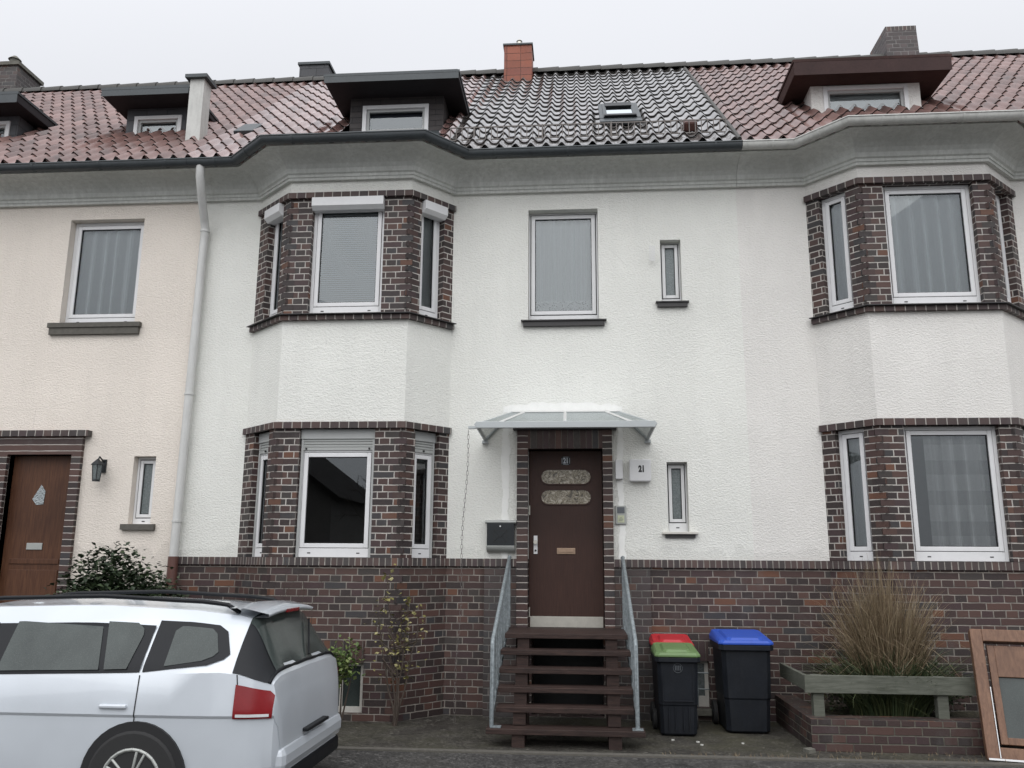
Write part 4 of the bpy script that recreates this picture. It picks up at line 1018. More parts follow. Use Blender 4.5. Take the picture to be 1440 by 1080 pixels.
for nm, xs, lb in (('handrail', .49, 'galvanised handrail on the right side of the steps beside the bins'), ('handrail', -.835, 'galvanised handrail on the left side of the steps under the mailbox')):
    T = thing(nm, lb, 'handrail', (xs, -1.55, .165), 'handrails of the door steps')
    s = 1 if xs > 0 else -1
    a, b = Vector((xs - .02 * s, -.10, 1.735)), Vector((xs + .015 * s, -1.55, .955)); c = Vector((xs + .02 * s, -1.56, .17))
    w = MB(); w.tube([a, a + (b - a) * .04, b, b + Vector((0, -.03, -.03)), c], .021, 12); w.tube([a + Vector((0, .02, .0)), a], .024, 12); obj('rail', w, 'galv', T, smooth=1)
    w = MB(); lo_a, lo_b = Vector((xs - .02 * s, -.12, 1.05)), Vector((xs + .02 * s, -1.53, .29)); w.tube([lo_a, lo_b], .017, 10); obj('lower_rail', w, 'galv', T, smooth=1)
    w = MB(); w.tube([Vector((xs - .02 * s, -.13, 1.70)), Vector((xs - .02 * s, -.13, .97))], .017, 10); w.box(xs - .05, xs + .03, -.16, -.09, .966, .975); obj('post', w, 'galv', T, smooth=1)
    w = MB()
    for k in range(1, 10):
        t = k / 10; p = a.lerp(b, t); q = lo_a.lerp(lo_b, t); w.tube([p, Vector((p.x, p.y, q.z))], .008, 6)
    obj('baluster', w, 'galv', T)
    w = MB(); w.box(xs - .03, xs + .07, -1.60, -1.51, .167, .177); obj('foot_plate', w, 'galv', T)

# =================================================================== BINS
def bin_(label, xc, yf, W, Dp, Hh, lid, rz=0, panel=True, wheelr=.10):
    T = thing('wheelie_bin', label, 'bin', (xc, yf, 0), 'bins beside the steps')
    bt, tp = .80, 1.0; z1 = Hh * .90; w = MB()
    def ring(z, s, dy0, dy1, inset=0):
        hw = W / 2 * s - inset; c = .035 * W / .45
        ya, yb = yf + dy0 + inset, yf + dy1 - inset
        return [(xc - hw + c, ya, z), (xc + hw - c, ya, z), (xc + hw, ya + c, z), (xc + hw, yb - c, z), (xc + hw - c, yb, z), (xc - hw + c, yb, z), (xc - hw, yb - c, z), (xc - hw, ya + c, z)]
    R = [ring(.012, .76, .05, Dp * .86), ring(.03, .79, .035, Dp * .88), ring(z1 * .38, .83, .022, Dp * .93), ring(z1 * .40, .855, .012, Dp * .93), ring(z1 * .93, .90, -.005, Dp * .97), ring(z1 * .94, .90, -.005, Dp * .97)]
    vs = [p for r in R for p in r]; n = 8
    w.add(vs, [(j * n + i, j * n + (i + 1) % n, (j + 1) * n + (i + 1) % n, (j + 1) * n + i) for j in range(len(R) - 1) for i in range(n)] + [tuple(range(n))[::-1], tuple((len(R) - 1) * n + i for i in range(n))])
    obj('body', w, 'bin', T, bevel=.006)
    w = MB(); R = [ring(z1 * .93, .92, -.015, Dp * .98), ring(z1 * .94, 1.0, -.04, Dp), ring(z1 * .995, 1.0, -.04, Dp), ring(z1, .97, -.03, Dp * .99)]; vs = [p for r in R for p in r]
    w.add(vs, [(j * n + i, j * n + (i + 1) % n, (j + 1) * n + (i + 1) % n, (j + 1) * n + i) for j in range(3) for i in range(n)] + [tuple(range(n))[::-1], tuple(3 * n + i for i in range(n))]); obj('rim', w, 'bin', T, bevel=.004)
    # lid: higher at the hinge side
    w = MB(); rise = Hh - z1
    def lr(z, s, ins, k):
        r = ring(z, s, -.045, Dp * 1.0, ins); return [(p[0], p[1], p[2] + k * (p[1] - yf + .04) / Dp) for p in r]
    R = [lr(z1 + .002, 1.01, 0, .0), lr(z1 + .022, 1.01, 0, .25 * rise), lr(z1 + .045, .99, .02, .62 * rise), lr(z1 + .036, .97, .05, .62 * rise), lr(z1 + .036, .97, .075, .62 * rise), lr(z1 + .058, .97, .095, .6 * rise)]
    vs = [p for r in R for p in r]; m_ = len(R)
    w.add(vs, [(j * n + i, j * n + (i + 1) % n, (j + 1) * n + (i + 1) % n, (j + 1) * n + i) for j in range(m_ - 1) for i in range(n)] + [tuple(range(n))[::-1], tuple((m_ - 1) * n + i for i in range(n))])
    obj('lid', w, lid, T, bevel=.006)
    w = MB(); w.tube([(xc - W * .36, yf + Dp + .02, z1 + .02), (xc + W * .36, yf + Dp + .02, z1 + .02)], .014, 8); obj('handle', w, 'bin', T, smooth=1)
    for s in (-1, 1):
        w = MB(); xw = xc + s * (W * .5 - .018); w.tube([(xw - .02, yf + Dp * .86, wheelr), (xw + .02, yf + Dp * .86, wheelr)], wheelr, 20); wh = obj('wheel', w, 'tyre', T, smooth=1, bevel=.004)
        w = MB(); w.tube([(xw - .024, yf + Dp * .86, wheelr), (xw + .024, yf + Dp * .86, wheelr)], wheelr * .45, 14); obj('hub', w, 'bin', wh)
    if panel:
        w = MB()
        for q in ((-W * .34, W * .34, z1 * .44, z1 * .455), (-W * .34, -W * .325, z1 * .455, z1 * .90), (W * .325, W * .34, z1 * .455, z1 * .90)): w.box(xc + q[0], xc + q[1], yf - .006, yf + .01, q[2], q[3])
        for q in (-.22, -.08, .10, .22): w.box(xc + W * q, xc + W * q + .008, yf + .012, yf + .04, .06, z1 * .37)
        obj('front_rib', w, 'bin', T)
    return T
g1 = bin_('green lidded bin standing in front of the red lidded bin', .955, -.97, .45, .50, .845, 'lidg')
w = MB(); zc = .655; ring_ = [(.955 + .045 * cos(t), -.978, zc + .045 * sin(t)) for t in [2 * pi * k / 20 for k in range(21)]]; w.tube(ring_, .0022, 4, caps=False)
for x in (-.024, -.008, .008, .024): w.box(.955 + x - .003, .955 + x + .003, -.979, -.977, zc - .022, zc + .025)
obj('worn_emblem', w, 'emb', g1)
bin_('red lidded bin close to the brick plinth behind the green lidded one', .965, -.46, .44, .42, .90, 'lidr')
bin_('large blue lidded bin right of the cellar window', 1.675, -.76, .55, .68, .965, 'lidb', panel=False, wheelr=.12)

# =================================================================== RIGHT GARDEN
LW = thing('low_garden_wall', 'low dark brick garden wall around the planting bed at the right', 'wall', (3.2, -1.35, 0))
w = MB(); w.box(2.10, 5.6, -1.48, -1.25, -.05, .285); obj('front_wall', w, 'brick_low', LW, bevel=.004)
w = MB(); w.box(2.10, 2.32, -1.249, -.001, -.05, .283); obj('side_wall', w, 'brick_low', LW, bevel=.004)
g = uneven(2.32, 5.6, -1.25, 0, .22, 20, 10, .02, 8); struct('garden_bed', g, 'soil')
FN = thing('garden_fence', 'weathered grey rail on short posts above the low brick wall', 'fence', (2.9, -1.36, .285))
w = MB(); w.box(2.09, 3.75, -1.385, -1.345, .50, .66); obj('rail', w, 'wgrey', FN, bevel=.004)
for x in (2.17, 3.30):
    w = MB(); w.box(x, x + .10, -1.344, -1.26, .26, .655); obj('post', w, 'wgrey', FN, bevel=.004)
w = MB(); w.box(2.12, 2.16, -1.34, -.2, .50, .64); obj('side_rail', w, 'wgrey', FN, bevel=.004)
def blades(mb, cx, cy, z0, n, h, spread, wdt, seed, lean=.35, jit=.12):
    r = random.Random(seed)
    for i in range(n):
        a = r.uniform(0, 2 * pi); k = r.random() ** .7; hh = h * r.uniform(.55, 1.0); bx = cx + cos(a) * jit * k; by = cy + sin(a) * jit * k * .7
        bend = r.gauss(0, .7); drp = abs(r.gauss(0, .10)); fl = r.uniform(.5, 1.5); kink = r.random() < .10; kt = r.uniform(.4, .8); kx = r.uniform(-.8, .8)
        dx, dy = cos(a) * spread * k * lean, sin(a) * spread * k * lean * .7; ww = wdt * r.uniform(.6, 1.3); vs = []; S = 8; tw = r.uniform(0, pi)
        for j in range(S + 1):
            t = j / S; wb = bend * t * t; x = bx + (dx * cos(wb) - dy * sin(wb)) * t ** 1.7 * 2.2 * fl; y = by + (dy * cos(wb) + dx * sin(wb)) * t ** 1.8 * 2.2; z = z0 + hh * (t - (.25 * k + drp) * t ** 3)
            if kink and t > kt: x += (t - kt) * kx; z -= (t - kt) * hh * .9
            q = ww * (1 - t) ** .7 + .0006
            vs += [(x - cos(tw) * q, y - sin(tw) * q, z), (x + cos(tw) * q, y + sin(tw) * q, z)]
        mb.add(vs, [(2 * j, 2 * j + 1, 2 * j + 3, 2 * j + 2) for j in range(S)])
GR = thing('ornamental_grass', 'tall clump of dry brown ornamental grass with a green base in the bed', 'plant', (3.02, -.85, .2))
w = MB(); blades(w, 3.04, -.80, .2, 1700, 1.75, .42, .0045, 5, .50, .24); obj('dry_blades', w, 'dry', GR, fix=False)
w = MB(); blades(w, 3.0, -.9, .2, 1500, .85, .60, .007, 6, .5, .36); obj('green_blades', w, 'grn', GR, fix=False)
def leaves(mb, pts, sz, seed, flat=.5):
    r = random.Random(seed)
    for p in pts:
        s = sz * r.uniform(.6, 1.3); a = r.uniform(0, 2 * pi); b = r.uniform(-1, 1) * flat + .3; d = Vector((cos(a) * cos(b), sin(a) * cos(b), sin(b))); q = d.cross(Vector((r.uniform(-.4, .4), r.uniform(-.4, .4), 1))).normalized() * .42; n = d.cross(q) * .25
        p = Vector(p); mb.add([p, p + d * s * .5 + q * s - n * s, p + d * s, p + d * s * .5 - q * s - n * s], [(0, 1, 2), (0, 2, 3)])
def blob_pts(c, rad, n, seed, hollow=.5):
    r = random.Random(seed); out = []
    cl = [(r.gauss(0, .55), r.gauss(0, .55), r.gauss(0, .5)) for _ in range(26)]
    while len(out) < n:
        k = r.choice(cl); v = Vector((k[0] + r.gauss(0, .22), k[1] + r.gauss(0, .22), k[2] + r.gauss(0, .2)))
        if v.length < 1.08 and v.length > hollow * r.random(): out.append((c[0] + v.x * rad[0], c[1] + v.y * rad[1], c[2] + v.z * rad[2]))
    return out
w = MB(); leaves(w, blob_pts((3.35, -.7, .45), (.5, .4, .28), 1200, 4), .045, 2)
o = rebase(obj('low_shrub', w, 'hedge', fix=False), (3.35, -.7, .2)); tag(o, 'low dark green shrub behind the fence rail, right of the tall grass', 'plant')
w = MB(); leaves(w, blob_pts((2.60, -.6, .40), (.28, .3, .22), 500, 14), .04, 12)
o = rebase(obj('low_shrub', w, 'grn', fix=False), (2.60, -.6, .2)); tag(o, 'small olive green plant left of the tall dry grass', 'plant')
# leaning wooden frame
WF = thing('wooden_window_frame', 'brown wooden window frame leaning at the right edge of the low wall', 'window frame', (4.05, -1.7, 0))
class Lean(Fr):
    def __init__(s, A, B, lean): super().__init__(A, B); s.ln = lean
    def p(s, u, d, z): return s.A + s.t * u + s.n * (d * cos(s.ln) - z * sin(s.ln)) + Vector((0, 0, z * cos(s.ln) + d * sin(s.ln)))
FW = Lean((3.56, -1.66), (4.46, -1.90), radians(17))
w = MB()
for q in ((0, .10, 0, 1.14), (.82, .93, 0, 1.14), (.10, .82, 0, .11), (.10, .82, 1.03, 1.14)): w.box(q[0], q[1], -.09, .03, q[2], q[3], FW)
obj('frame', w, 'wframe', WF, bevel=.006)
w = MB()
for q in ((.13, .19, .14, 1.0), (.73, .79, .14, 1.0), (.19, .73, .14, .20), (.19, .73, .72, 1.0)): w.box(q[0], q[1], -.06, -.01, q[2], q[3], FW)
obj('casement', w, 'wframe', WF, bevel=.004)
w = MB(); w.add([FW.p(.19, -.035, .20), FW.p(.73, -.035, .20), FW.p(.73, -.035, .72), FW.p(.19, -.035, .72)], [(0, 1, 2, 3)]); obj('glass', w, 'carglass', WF, fix=False)
w = MB(); w.box(.01, .92, .031, .036, .0, .016, FW); w.box(.101, .108, .031, .036, .02, .62, FW); obj('white_edge', w, 'pvc', WF)
# small things on the ground
w = MB(); w.prism([(2.01, -1.50), (2.09, -1.46), (2.115, -1.53), (2.04, -1.60)], 0, .035, 2); o = rebase(obj('broken_tile', w, 'conc'), (2.05, -1.53, 0)); tag(o, 'flat grey stone fragment at the corner of the low wall', 'stone')
for k, (x, y, s, lb) in enumerate(((.87, -1.13, .016, 'small pale chip nearest the foot of the green lidded bin'), (1.10, -1.20, .018, 'pale chip on the paving right of the green lidded bin'), (1.12, -1.33, .016, 'pale chip lowest of those between the bins'), (1.52, -1.22, .014, 'tiny pale chip in front of the blue lidded bin'))):
    w = MB(); w.prism([(x + s * cos(a) * (1 + .3 * sin(3 * a)), y + s * .8 * sin(a)) for a in [2 * pi * q / 6 for q in range(6)]], .003, .013, 2); o = rebase(obj('stone_chip', w, 'debris'), (x, y, 0)); tag(o, lb, 'chip', 'pale chips on the paving')
r = random.Random(3); pts = []
w = MB()
for i in range(240):
    x = r.uniform(.6, 5); y = r.choice([-1.76 + r.gauss(0, .03), -.03 - abs(r.gauss(0, .05)), -1.52 + r.gauss(0, .03) if x > 2.1 else -1.77])
    a = r.uniform(0, 6.28); s = r.uniform(.015, .05); w.add([(x, y, 0), (x + .006, y, 0), (x + cos(a) * s * .5, y + sin(a) * s * .3, s)], [(0, 1, 2)])
o = obj('weeds', w, 'dry', fix=False); tag(o, 'sparse weeds and dry stalks in the paving joints', 'weeds', kind='stuff')

# =================================================================== PLANTS IN FRONT OF THE BAY
def shrub(name, label, base, paths, leafpts, lsize, lmat, seed, sr=.012, stemmat='bark', cat='plant'):
    T = thing(name, label, cat, base); w = MB()
    for p in paths: w.tube(p, sr, 6, sr * .35)
    obj('stem', w, stemmat, T); w = MB(); leaves(w, leafpts, lsize, seed, .9); obj('foliage', w, lmat, T, fix=False); return T
r = random.Random(11); paths = []; lp = []
for (top, n) in (((-2.06, -.72, 1.50), 0), ((-1.86, -.74, 1.22), 0), ((-1.72, -.70, 1.08), 0), ((-2.16, -.68, 1.10), 0), ((-1.92, -.7, 1.05), 0)):
    p0 = Vector((-1.97, -.70, 0)); t = Vector(top); pp = [p0.lerp(t, k / 6) + Vector((r.uniform(-.03, .03), r.uniform(-.02, .02), 0)) for k in range(7)]; paths.append(pp)
    for k in range(40):
        q = pp[r.choice([3, 4, 5, 5, 6, 6])]; lp.append(q + Vector((r.gauss(0, .05), r.gauss(0, .04), r.gauss(0, .06))))
for k in range(12):
    a = Vector((-1.97, -.7, r.uniform(.4, 1.1))); paths.append([a, a + Vector((r.uniform(-.2, .25), r.uniform(-.05, .05), r.uniform(.05, .25)))])
shrub('rose_shrub', 'thin straggly shrub with a few yellowing leaves in front of the bay plinth', (-1.97, -.7, 0), paths, lp, .05, 'yleaf', 3)
bp = blob_pts((-2.52, -.85, .62), (.24, .2, .26), 520, 7)
shrub('leafy_bush', 'small light green bush just behind the car tailgate', (-2.5, -.85, 0), [[(-2.5, -.85, 0), (-2.5 + dx, -.85, .6)] for dx in (-.12, 0, .12)], bp, .05, 'gleaf', 8)
r = random.Random(21); paths = []
for k in range(9):
    x = -3.38 + r.gauss(0, .12); p = [Vector((x, -.53, .3))]
    for j in range(8): p.append(p[-1] + Vector((r.uniform(-.03, .09), r.uniform(-.012, .004), r.uniform(.1, .2))))
    paths.append(p)
T = thing('climber_stems', 'bare dark climbing stems on the bay plinth above the car roof', 'plant', (-3.3, -.55, 0)); w = MB()
for p in paths: w.tube([Vector((p[0].x, -.56, 0))] + p, .006, 5, .002)
obj('stem', w, 'bark', T)
w = MB(); leaves(w, blob_pts((-5.12, -.75, .95), (.80, .5, .86), 15000, 31, .2), .06, 5); T = thing('evergreen_bush', 'large dark evergreen bush in front of the cream house, behind the car', 'bush', (-5.12, -.75, 0)); obj('foliage', w, 'hedge', T, fix=False)
w = MB()
for k in range(7): w.tube([(-5.12, -.75, 0), (-5.12 + random.uniform(-.4, .4), -.75 + random.uniform(-.2, .2), 1.2)], .03, 6, .01)
obj('stem', w, 'bark', T)
# wall lantern left house
T = thing('wall_lantern', 'dark wall lantern between the brown door and the narrow window of the cream house', 'lamp', (-5.82, 0, 2.65)); w = MB(); w.box(-5.85, -5.79, -.02, 0, 2.72, 2.88); w.tube([(-5.82, -.02, 2.85), (-5.82, -.12, 2.9), (-5.82, -.15, 2.86)], .01, 8); obj('bracket', w, 'mail', T)
w = MB(); w.tube([(-5.82, -.15, 2.62), (-5.82, -.15, 2.80)], .045, 6, .065); obj('lantern_glass', w, 'glassf', T)
w = MB(); w.tube([(-5.82, -.15, 2.80), (-5.82, -.15, 2.87)], .085, 6, .012); w.tube([(-5.82, -.15, 2.60), (-5.82, -.15, 2.62)], .05, 6)
for k in range(6):
    a = 2 * pi * k / 6; w.tube([(-5.82 + .046 * cos(a), -.15 + .046 * sin(a), 2.62), (-5.82 + .066 * cos(a), -.15 + .066 * sin(a), 2.8)], .005, 4)
obj('lantern_frame', w, 'mail', T)

# =================================================================== CAR
def car(xr, yc, zg):
    T = thing('parked_car', 'silver white estate car with dark roof rails parked in front of the houses', 'car', (xr - 2.2, yc, zg))
    def I(tab, x):
        for (a, va), (b, vb) in zip(tab, tab[1:]):
            if a <= x <= b:
                t = (x - a) / (b - a); t = t * t * (3 - 2 * t) * .35 + t * .65; return va + (vb - va) * t
        return tab[0][1] if x < tab[0][0] else tab[-1][1]
    # x: 0 at rear bumper, negative to the front
    roof = [(-4.56, .55), (-4.45, .72), (-4.2, .84), (-3.55, .97), (-2.75, 1.38), (-2.3, 1.455), (-1.5, 1.475), (-.75, 1.445), (-.42, 1.41), (-.32, 1.385), (-.06, .98), (-.02, .80), (0, .55)]
    belt = [(-4.56, .50), (-4.45, .66), (-4.2, .78), (-3.55, .90), (-3.0, .93), (-1.5, .965), (-.42, 1.01), (-.32, 1.0), (-.06, .93), (-.02, .75), (0, .5)]
    gut = [(-4.56, .52), (-4.45, .69), (-4.2, .81), (-3.55, .93), (-2.75, 1.28), (-2.3, 1.36), (-1.5, 1.385), (-.75, 1.35), (-.42, 1.315), (-.32, 1.29), (-.06, .96), (-.02, .77), (0, .52)]
    wid = [(-4.56, .62), (-4.4, .76), (-4.0, .86), (-3.2, .888), (-1.2, .888), (-.5, .875), (-.2, .845), (-.04, .79), (0, .70)]
    gw = [(-4.56, .55), (-4.2, .70), (-3.55, .74), (-2.75, .64), (-2.3, .60), (-1.5, .595), (-.75, .585), (-.42, .575), (-.32, .57), (-.06, .68), (0, .62)]
    xs = [-4.56, -4.52, -4.45, -4.35, -4.2, -4.0, -3.8, -3.55, -3.35, -3.15, -2.95, -2.75, -2.5, -2.3, -2.0, -1.7, -1.4, -1.1, -.75, -.55, -.42, -.38, -.35, -.335, -.32, -.30, -.28, -.26, -.24, -.22, -.20, -.18, -.16, -.14, -.12, -.10, -.09, -.08, -.07, -.06, -.05, -.04, -.03, -.02, -.01, 0]
    def sec(x):
        w_ = I(wid, x); b = I(belt, x); g = I(gut, x); r = I(roof, x); gy = min(I(gw, x), w_ - .02)
        bot = .22 if -4.4 < x < -.1 else .30
        pts = [(w_ - .10, bot), (w_ - .02, bot + .10), (w_ - .004, min(.50, b * .68)), (w_ - .010, min(.715, b * .855)), (w_ + .001, min(.735, b * .875)), (w_ - .006, min(.79, b * .915)), (w_ - .035, b)]
        for k in (1, 2): t = k / 3; pts.append((w_ - .035 + (gy - w_ + .035) * t + .012, b + (g - b) * t))
        pts += [(gy, g), (gy - .06, g + (r - g) * .55), (gy - .22, g + (r - g) * .85), (gy * .3, r - .004), (0, r)]
        return pts
    S = [sec(x) for x in xs]; n = len(S[0]); vs = []
    for x, s in zip(xs, S):
        ring = [(xr + x, yc - y, zg + z) for y, z in s] + [(xr + x, yc + y, zg + z) for y, z in s[::-1][1:]]
        vs += ring
    m = 2 * n - 1; w = MB()
    w.add(vs, [(j * m + i, j * m + (i + 1), (j + 1) * m + i + 1, (j + 1) * m + i) for j in range(len(xs) - 1) for i in range(m - 1)] + [tuple(range(m)), tuple((len(xs) - 1) * m + i for i in range(m))[::-1]] + [(j * m, (j + 1) * m, (j + 1) * m + m - 1, j * m + m - 1) for j in range(len(xs) - 1)])
    body = obj('body', w, 'car', T, smooth=2)
    try: body.data.set_sharp_from_angle(angle=radians(24))
    except Exception: pass
    IB = 6
    def surf(x, q, off, side=-1):
        def raw(x, q):
            s_ = sec(x); q = max(0, min(len(s_) - 1.001, q)); i = int(q); t = q - i; return Vector((x, s_[i][0] + (s_[i + 1][0] - s_[i][0]) * t, s_[i][1] + (s_[i + 1][1] - s_[i][1]) * t))
        p = raw(x, q); e = .012; n = (raw(x - e, q) - raw(x + e, q)).cross(raw(x, q + .15) - raw(x, q - .15))
        if n.length < 1e-9: n = Vector((1, 0, 1))
        n.normalize()
        if n.y < 0 or (abs(n.y) < .02 and n.z < 0): n = -n
        p = p + n * off
        return Vector((xr + p.x, yc + side * p.y, zg + p.z))
    def skin(rows, off, name, mat, par=None):
        w = MB(); m_ = len(rows[0])
        w.add([surf(x, q, off, sd) for r_ in rows for (x, q, sd) in r_], [(j * m_ + i, j * m_ + i + 1, (j + 1) * m_ + i + 1, (j + 1) * m_ + i) for j in range(len(rows) - 1) for i in range(m_ - 1)])
        return obj(name, w, mat, par or T, smooth=2, fix=False)
    for side in (-1, 1):
        for xs_ in (-3.25, -2.09, -.975):
            skin([[(xs_ - .004, q, side), (xs_ + .004, q, side)] for q in [.6 + .3 * k for k in range(19)]], .003, 'door_gap', 'black')
        skin([[(x - .005, q, side), (x + .003, q, side)] for x, q in [(-.30 + .012 * k, 6.0 - .35 * k) for k in range(9)]], .003, 'tailgate_gap', 'black')
        for xs_ in (-2.32, -1.22):
            w = MB(); w.box(xr + xs_, xr + xs_ + .19, yc + side * .868, yc + side * .905, zg + .775, zg + .80); obj('door_handle', w, 'car', T, bevel=.008)
        for xw in (-.95, -3.62):
            w = MB(); w.tube([(xr + xw, yc + side * .60, zg + .33), (xr + xw, yc + side * .893, zg + .33)], .365, 36); obj('wheel_arch', w, 'black', T, smooth=1)
    def sp(x, f, off, side=-1):       # point on the side glazing band
        b = I(belt, x); g = I(gut, x); w_ = I(wid, x); gy = min(I(gw, x), w_ - .02); y = w_ - .035 + (gy - w_ + .035) * f + .012 * (1 if 0.05 < f < .95 else 0); nrm = Vector((0, g - b, (w_ - .035 - gy))).normalized()
        return Vector((xr + x, yc + side * (y + nrm.y * off), zg + b + (g - b) * f + nrm.z * off))
    def patch(poly, off, name, mat, par, side=-1):
        # fill polygon (x, f) with a fine grid clipped by scanlines
        ymin = min(p[1] for p in poly); ymax = max(p[1] for p in poly); K = 8; rows = []
        for k in range(K + 1):
            f = ymin + (ymax - ymin) * (k / K * .998 + .001); xsx = []
            for (a, b) in zip(poly, poly[1:] + poly[:1]):
                if (a[1] - f) * (b[1] - f) < 0: xsx.append(a[0] + (b[0] - a[0]) * (f - a[1]) / (b[1] - a[1]))
            xa, xb = min(xsx), max(xsx); rows.append([sp(xa + (xb - xa) * q / 12, f, off, side) for q in range(13)])
        w = MB(); vs = [p for r_ in rows for p in r_]; w.add(vs, [(j * 13 + i, j * 13 + i + 1, (j + 1) * 13 + i + 1, (j + 1) * 13 + i) for j in range(K) for i in range(12)])
        return obj(name, w, mat, par, smooth=2, fix=False)
    for side in (-1, 1):
        fr = patch([(-3.30, .06), (-.985, .04), (-.985, .93), (-2.62, .95), (-2.85, .80)], .006, 'door_window_frame', 'cartrim', T, side)
        patch([(-3.12, .12), (-2.16, .10), (-2.16, .86), (-2.62, .86), (-2.82, .70)], .010, 'side_glass', 'carglass', fr, side)
        patch([(-2.02, .10), (-1.28, .10), (-1.38, .86), (-2.02, .87)], .010, 'side_glass', 'carglass', fr, side)
        patch([(-1.24, .10), (-1.08, .10), (-1.05, .66), (-1.07, .82), (-1.12, .86), (-1.34, .86)], .011, 'side_glass', 'carglass', fr, side)
        q = patch([(-.965, .04), (-.60, .08), (-.42, .26), (-.385, .36), (-.40, .46), (-.46, .84), (-.53, .93), (-.965, .93)], .006, 'quarter_window', 'cartrim', T, side)
        patch([(-.82, .13), (-.62, .16), (-.50, .30), (-.47, .38), (-.53, .78), (-.57, .84), (-.79, .84), (-.83, .78)], .010, 'side_glass', 'carglass', q, side)
        # roof rail
        w = MB(); pts = []
        for k in range(25):
            x = -2.75 + (2.30) * k / 24; h = .045 if 0 < k < 24 else .0; z = I(gut, x) + (I(roof, x) - I(gut, x)) * .72 + h; pts.append((xr + x, yc + side * (min(I(gw, x), 1) - .11), zg + z))
        w.tube(pts, .016, 8); obj('roof_rail', w, 'cartrim', T, smooth=2)
        # lamps, mirror, wheels
        w = MB(); 
        for z_ in range(4):
            pass
        skin([[(x, q, side) for q in (3.3, 3.8, 4.3, 4.8, 5.3, 5.7)] for x in (-.30, -.24, -.18, -.12, -.075, -.05)], .010, 'tail_lamp', 'lamp')
        skin([[(x, q, side) for q in (3.9, 4.2)] for x in (-.28, -.20, -.12, -.07)], .014, 'lamp_strip', 'lampc')
        w = MB(); w.box(xr - 4.42, xr - 4.18, yc + side * .56, yc + side * .80, zg + .60, zg + .72); obj('headlight', w, 'lampc', T, bevel=.03)
        w = MB(); w.box(xr - 3.12, xr - 2.98, yc + side * .90, yc + side * 1.08, zg + .90, zg + 1.04); obj('side_mirror', w, 'car', T, bevel=.04)
        for xw in (-.95, -3.62):
            w = MB(); w.tube([(xr + xw, yc + side * .68, zg + .32), (xr + xw, yc + side * .905, zg + .32)], .32, 32); wh = obj('wheel', w, 'tyre', T, smooth=1, bevel=.02)
            w = MB(); w.tube([(xr + xw, yc + side * .86, zg + .32), (xr + xw, yc + side * .908, zg + .32)], .055, 16)
            for k in range(24):
                a0_, a1_ = 2 * pi * k / 24, 2 * pi * (k + 1) / 24; w.tube([(xr + xw + .20 * cos(a0_), yc + side * .903, zg + .32 + .20 * sin(a0_)), (xr + xw + .20 * cos(a1_), yc + side * .903, zg + .32 + .20 * sin(a1_))], .014, 5, caps=False)
            for k in range(10):
                a0_ = 2 * pi * (k // 2 + .12 * (k % 2 * 2 - 1)) / 5; w.tube([(xr + xw + .05 * cos(a0_), yc + side * .905, zg + .32 + .05 * sin(a0_)), (xr + xw + .20 * cos(a0_), yc + side * .903, zg + .32 + .20 * sin(a0_))], .012, 5)
            obj('rim', w, 'mailg', wh, smooth=1, bevel=.01)
    # rear window and spoiler
    def rr(x, yy): return Vector((xr + x, yc + yy, zg + I(roof, x)))
    n_ = len(sec(-1)) - 1
    xr_ = [(-.335 + .245 * k / 7) for k in range(8)]
    for side in (-1, 1): skin([[(x, 6.05 + (9.6 - 6.05) * q / 8, side) for q in range(9)] for x in xr_], .006, 'rear_side_panel', 'cartrim')
    qs = [9.4 + (n_ - 9.4) * k / 6 for k in range(7)]
    skin([[(x, q, -1) for q in qs] + [(x, q, 1) for q in qs[::-1][1:]] for x in xr_], .010, 'rear_window', 'carglass')
    w = MB(); w.tube([surf(-.088, 6.05 + (n_ - 6.05) * k / 10, .006, -1) for k in range(11)] + [surf(-.088, n_ - (n_ - 6.05) * k / 10, .006, 1) for k in range(1, 11)], .013, 6); obj('window_seal', w, 'cartrim', T, smooth=2)
    w = MB(); vs = []
    for x, hw, dz in ((-.50, .55, .010), (-.40, .55, .014), (-.28, .54, .012), (-.21, .52, -.006), (-.22, .51, -.030), (-.32, .50, -.03)):
        for k in range(9): yy = -hw + 2 * hw * k / 8; c = 1 - (abs(yy) / hw) ** 2; vs.append(Vector((xr + x, yc + yy, zg + 1.385 + dz + .025 * c + (1.41 - 1.385) * (1 if x < -.35 else 0))))
    w.add(vs, [(j * 9 + i, j * 9 + i + 1, (j + 1) * 9 + i + 1, (j + 1) * 9 + i) for j in range(5) for i in range(8)]); obj('spoiler', w, 'car', T, smooth=2, fix=False)
    w = MB(); w.box(xr - .225, xr - .203, yc - .14, yc + .14, zg + 1.372, zg + 1.398); obj('brake_light', w, 'lamp', T, bevel=.004)
    w = MB(); w.tube([rr(-.10, .05) + Vector((.02, 0, .02)), rr(-.20, .30) + Vector((.03, 0, .02)), rr(-.24, .42) + Vector((.03, 0, .02))], .007, 6); obj('rear_wiper', w, 'cartrim', T)
    w = MB(); w.box(xr - .14, xr + .03, yc - .74, yc + .74, zg + .34, zg + .52); obj('rear_bumper', w, 'car', T, bevel=.06)
    w = MB(); w.box(xr - .14, xr + .015, yc - .70, yc + .70, zg + .22, zg + .345); obj('bumper_valance', w, 'cartrim', T, bevel=.03)
    w = MB(); w.box(xr - .02, xr + .045, yc - .26, yc + .26, zg + .535, zg + .56); obj('tailgate_grip', w, 'cartrim', T, bevel=.008)
    w = MB(); vs = []
    for x, hw in ((-3.45, .62), (-3.2, .60), (-2.98, .57), (-2.80, .54)):
        for k in range(9): yy = -hw + 2 * hw * k / 8; vs.append(rr(x, yy) + Vector((-.008, 0, .012 - .02 * (abs(yy) / hw) ** 3)))
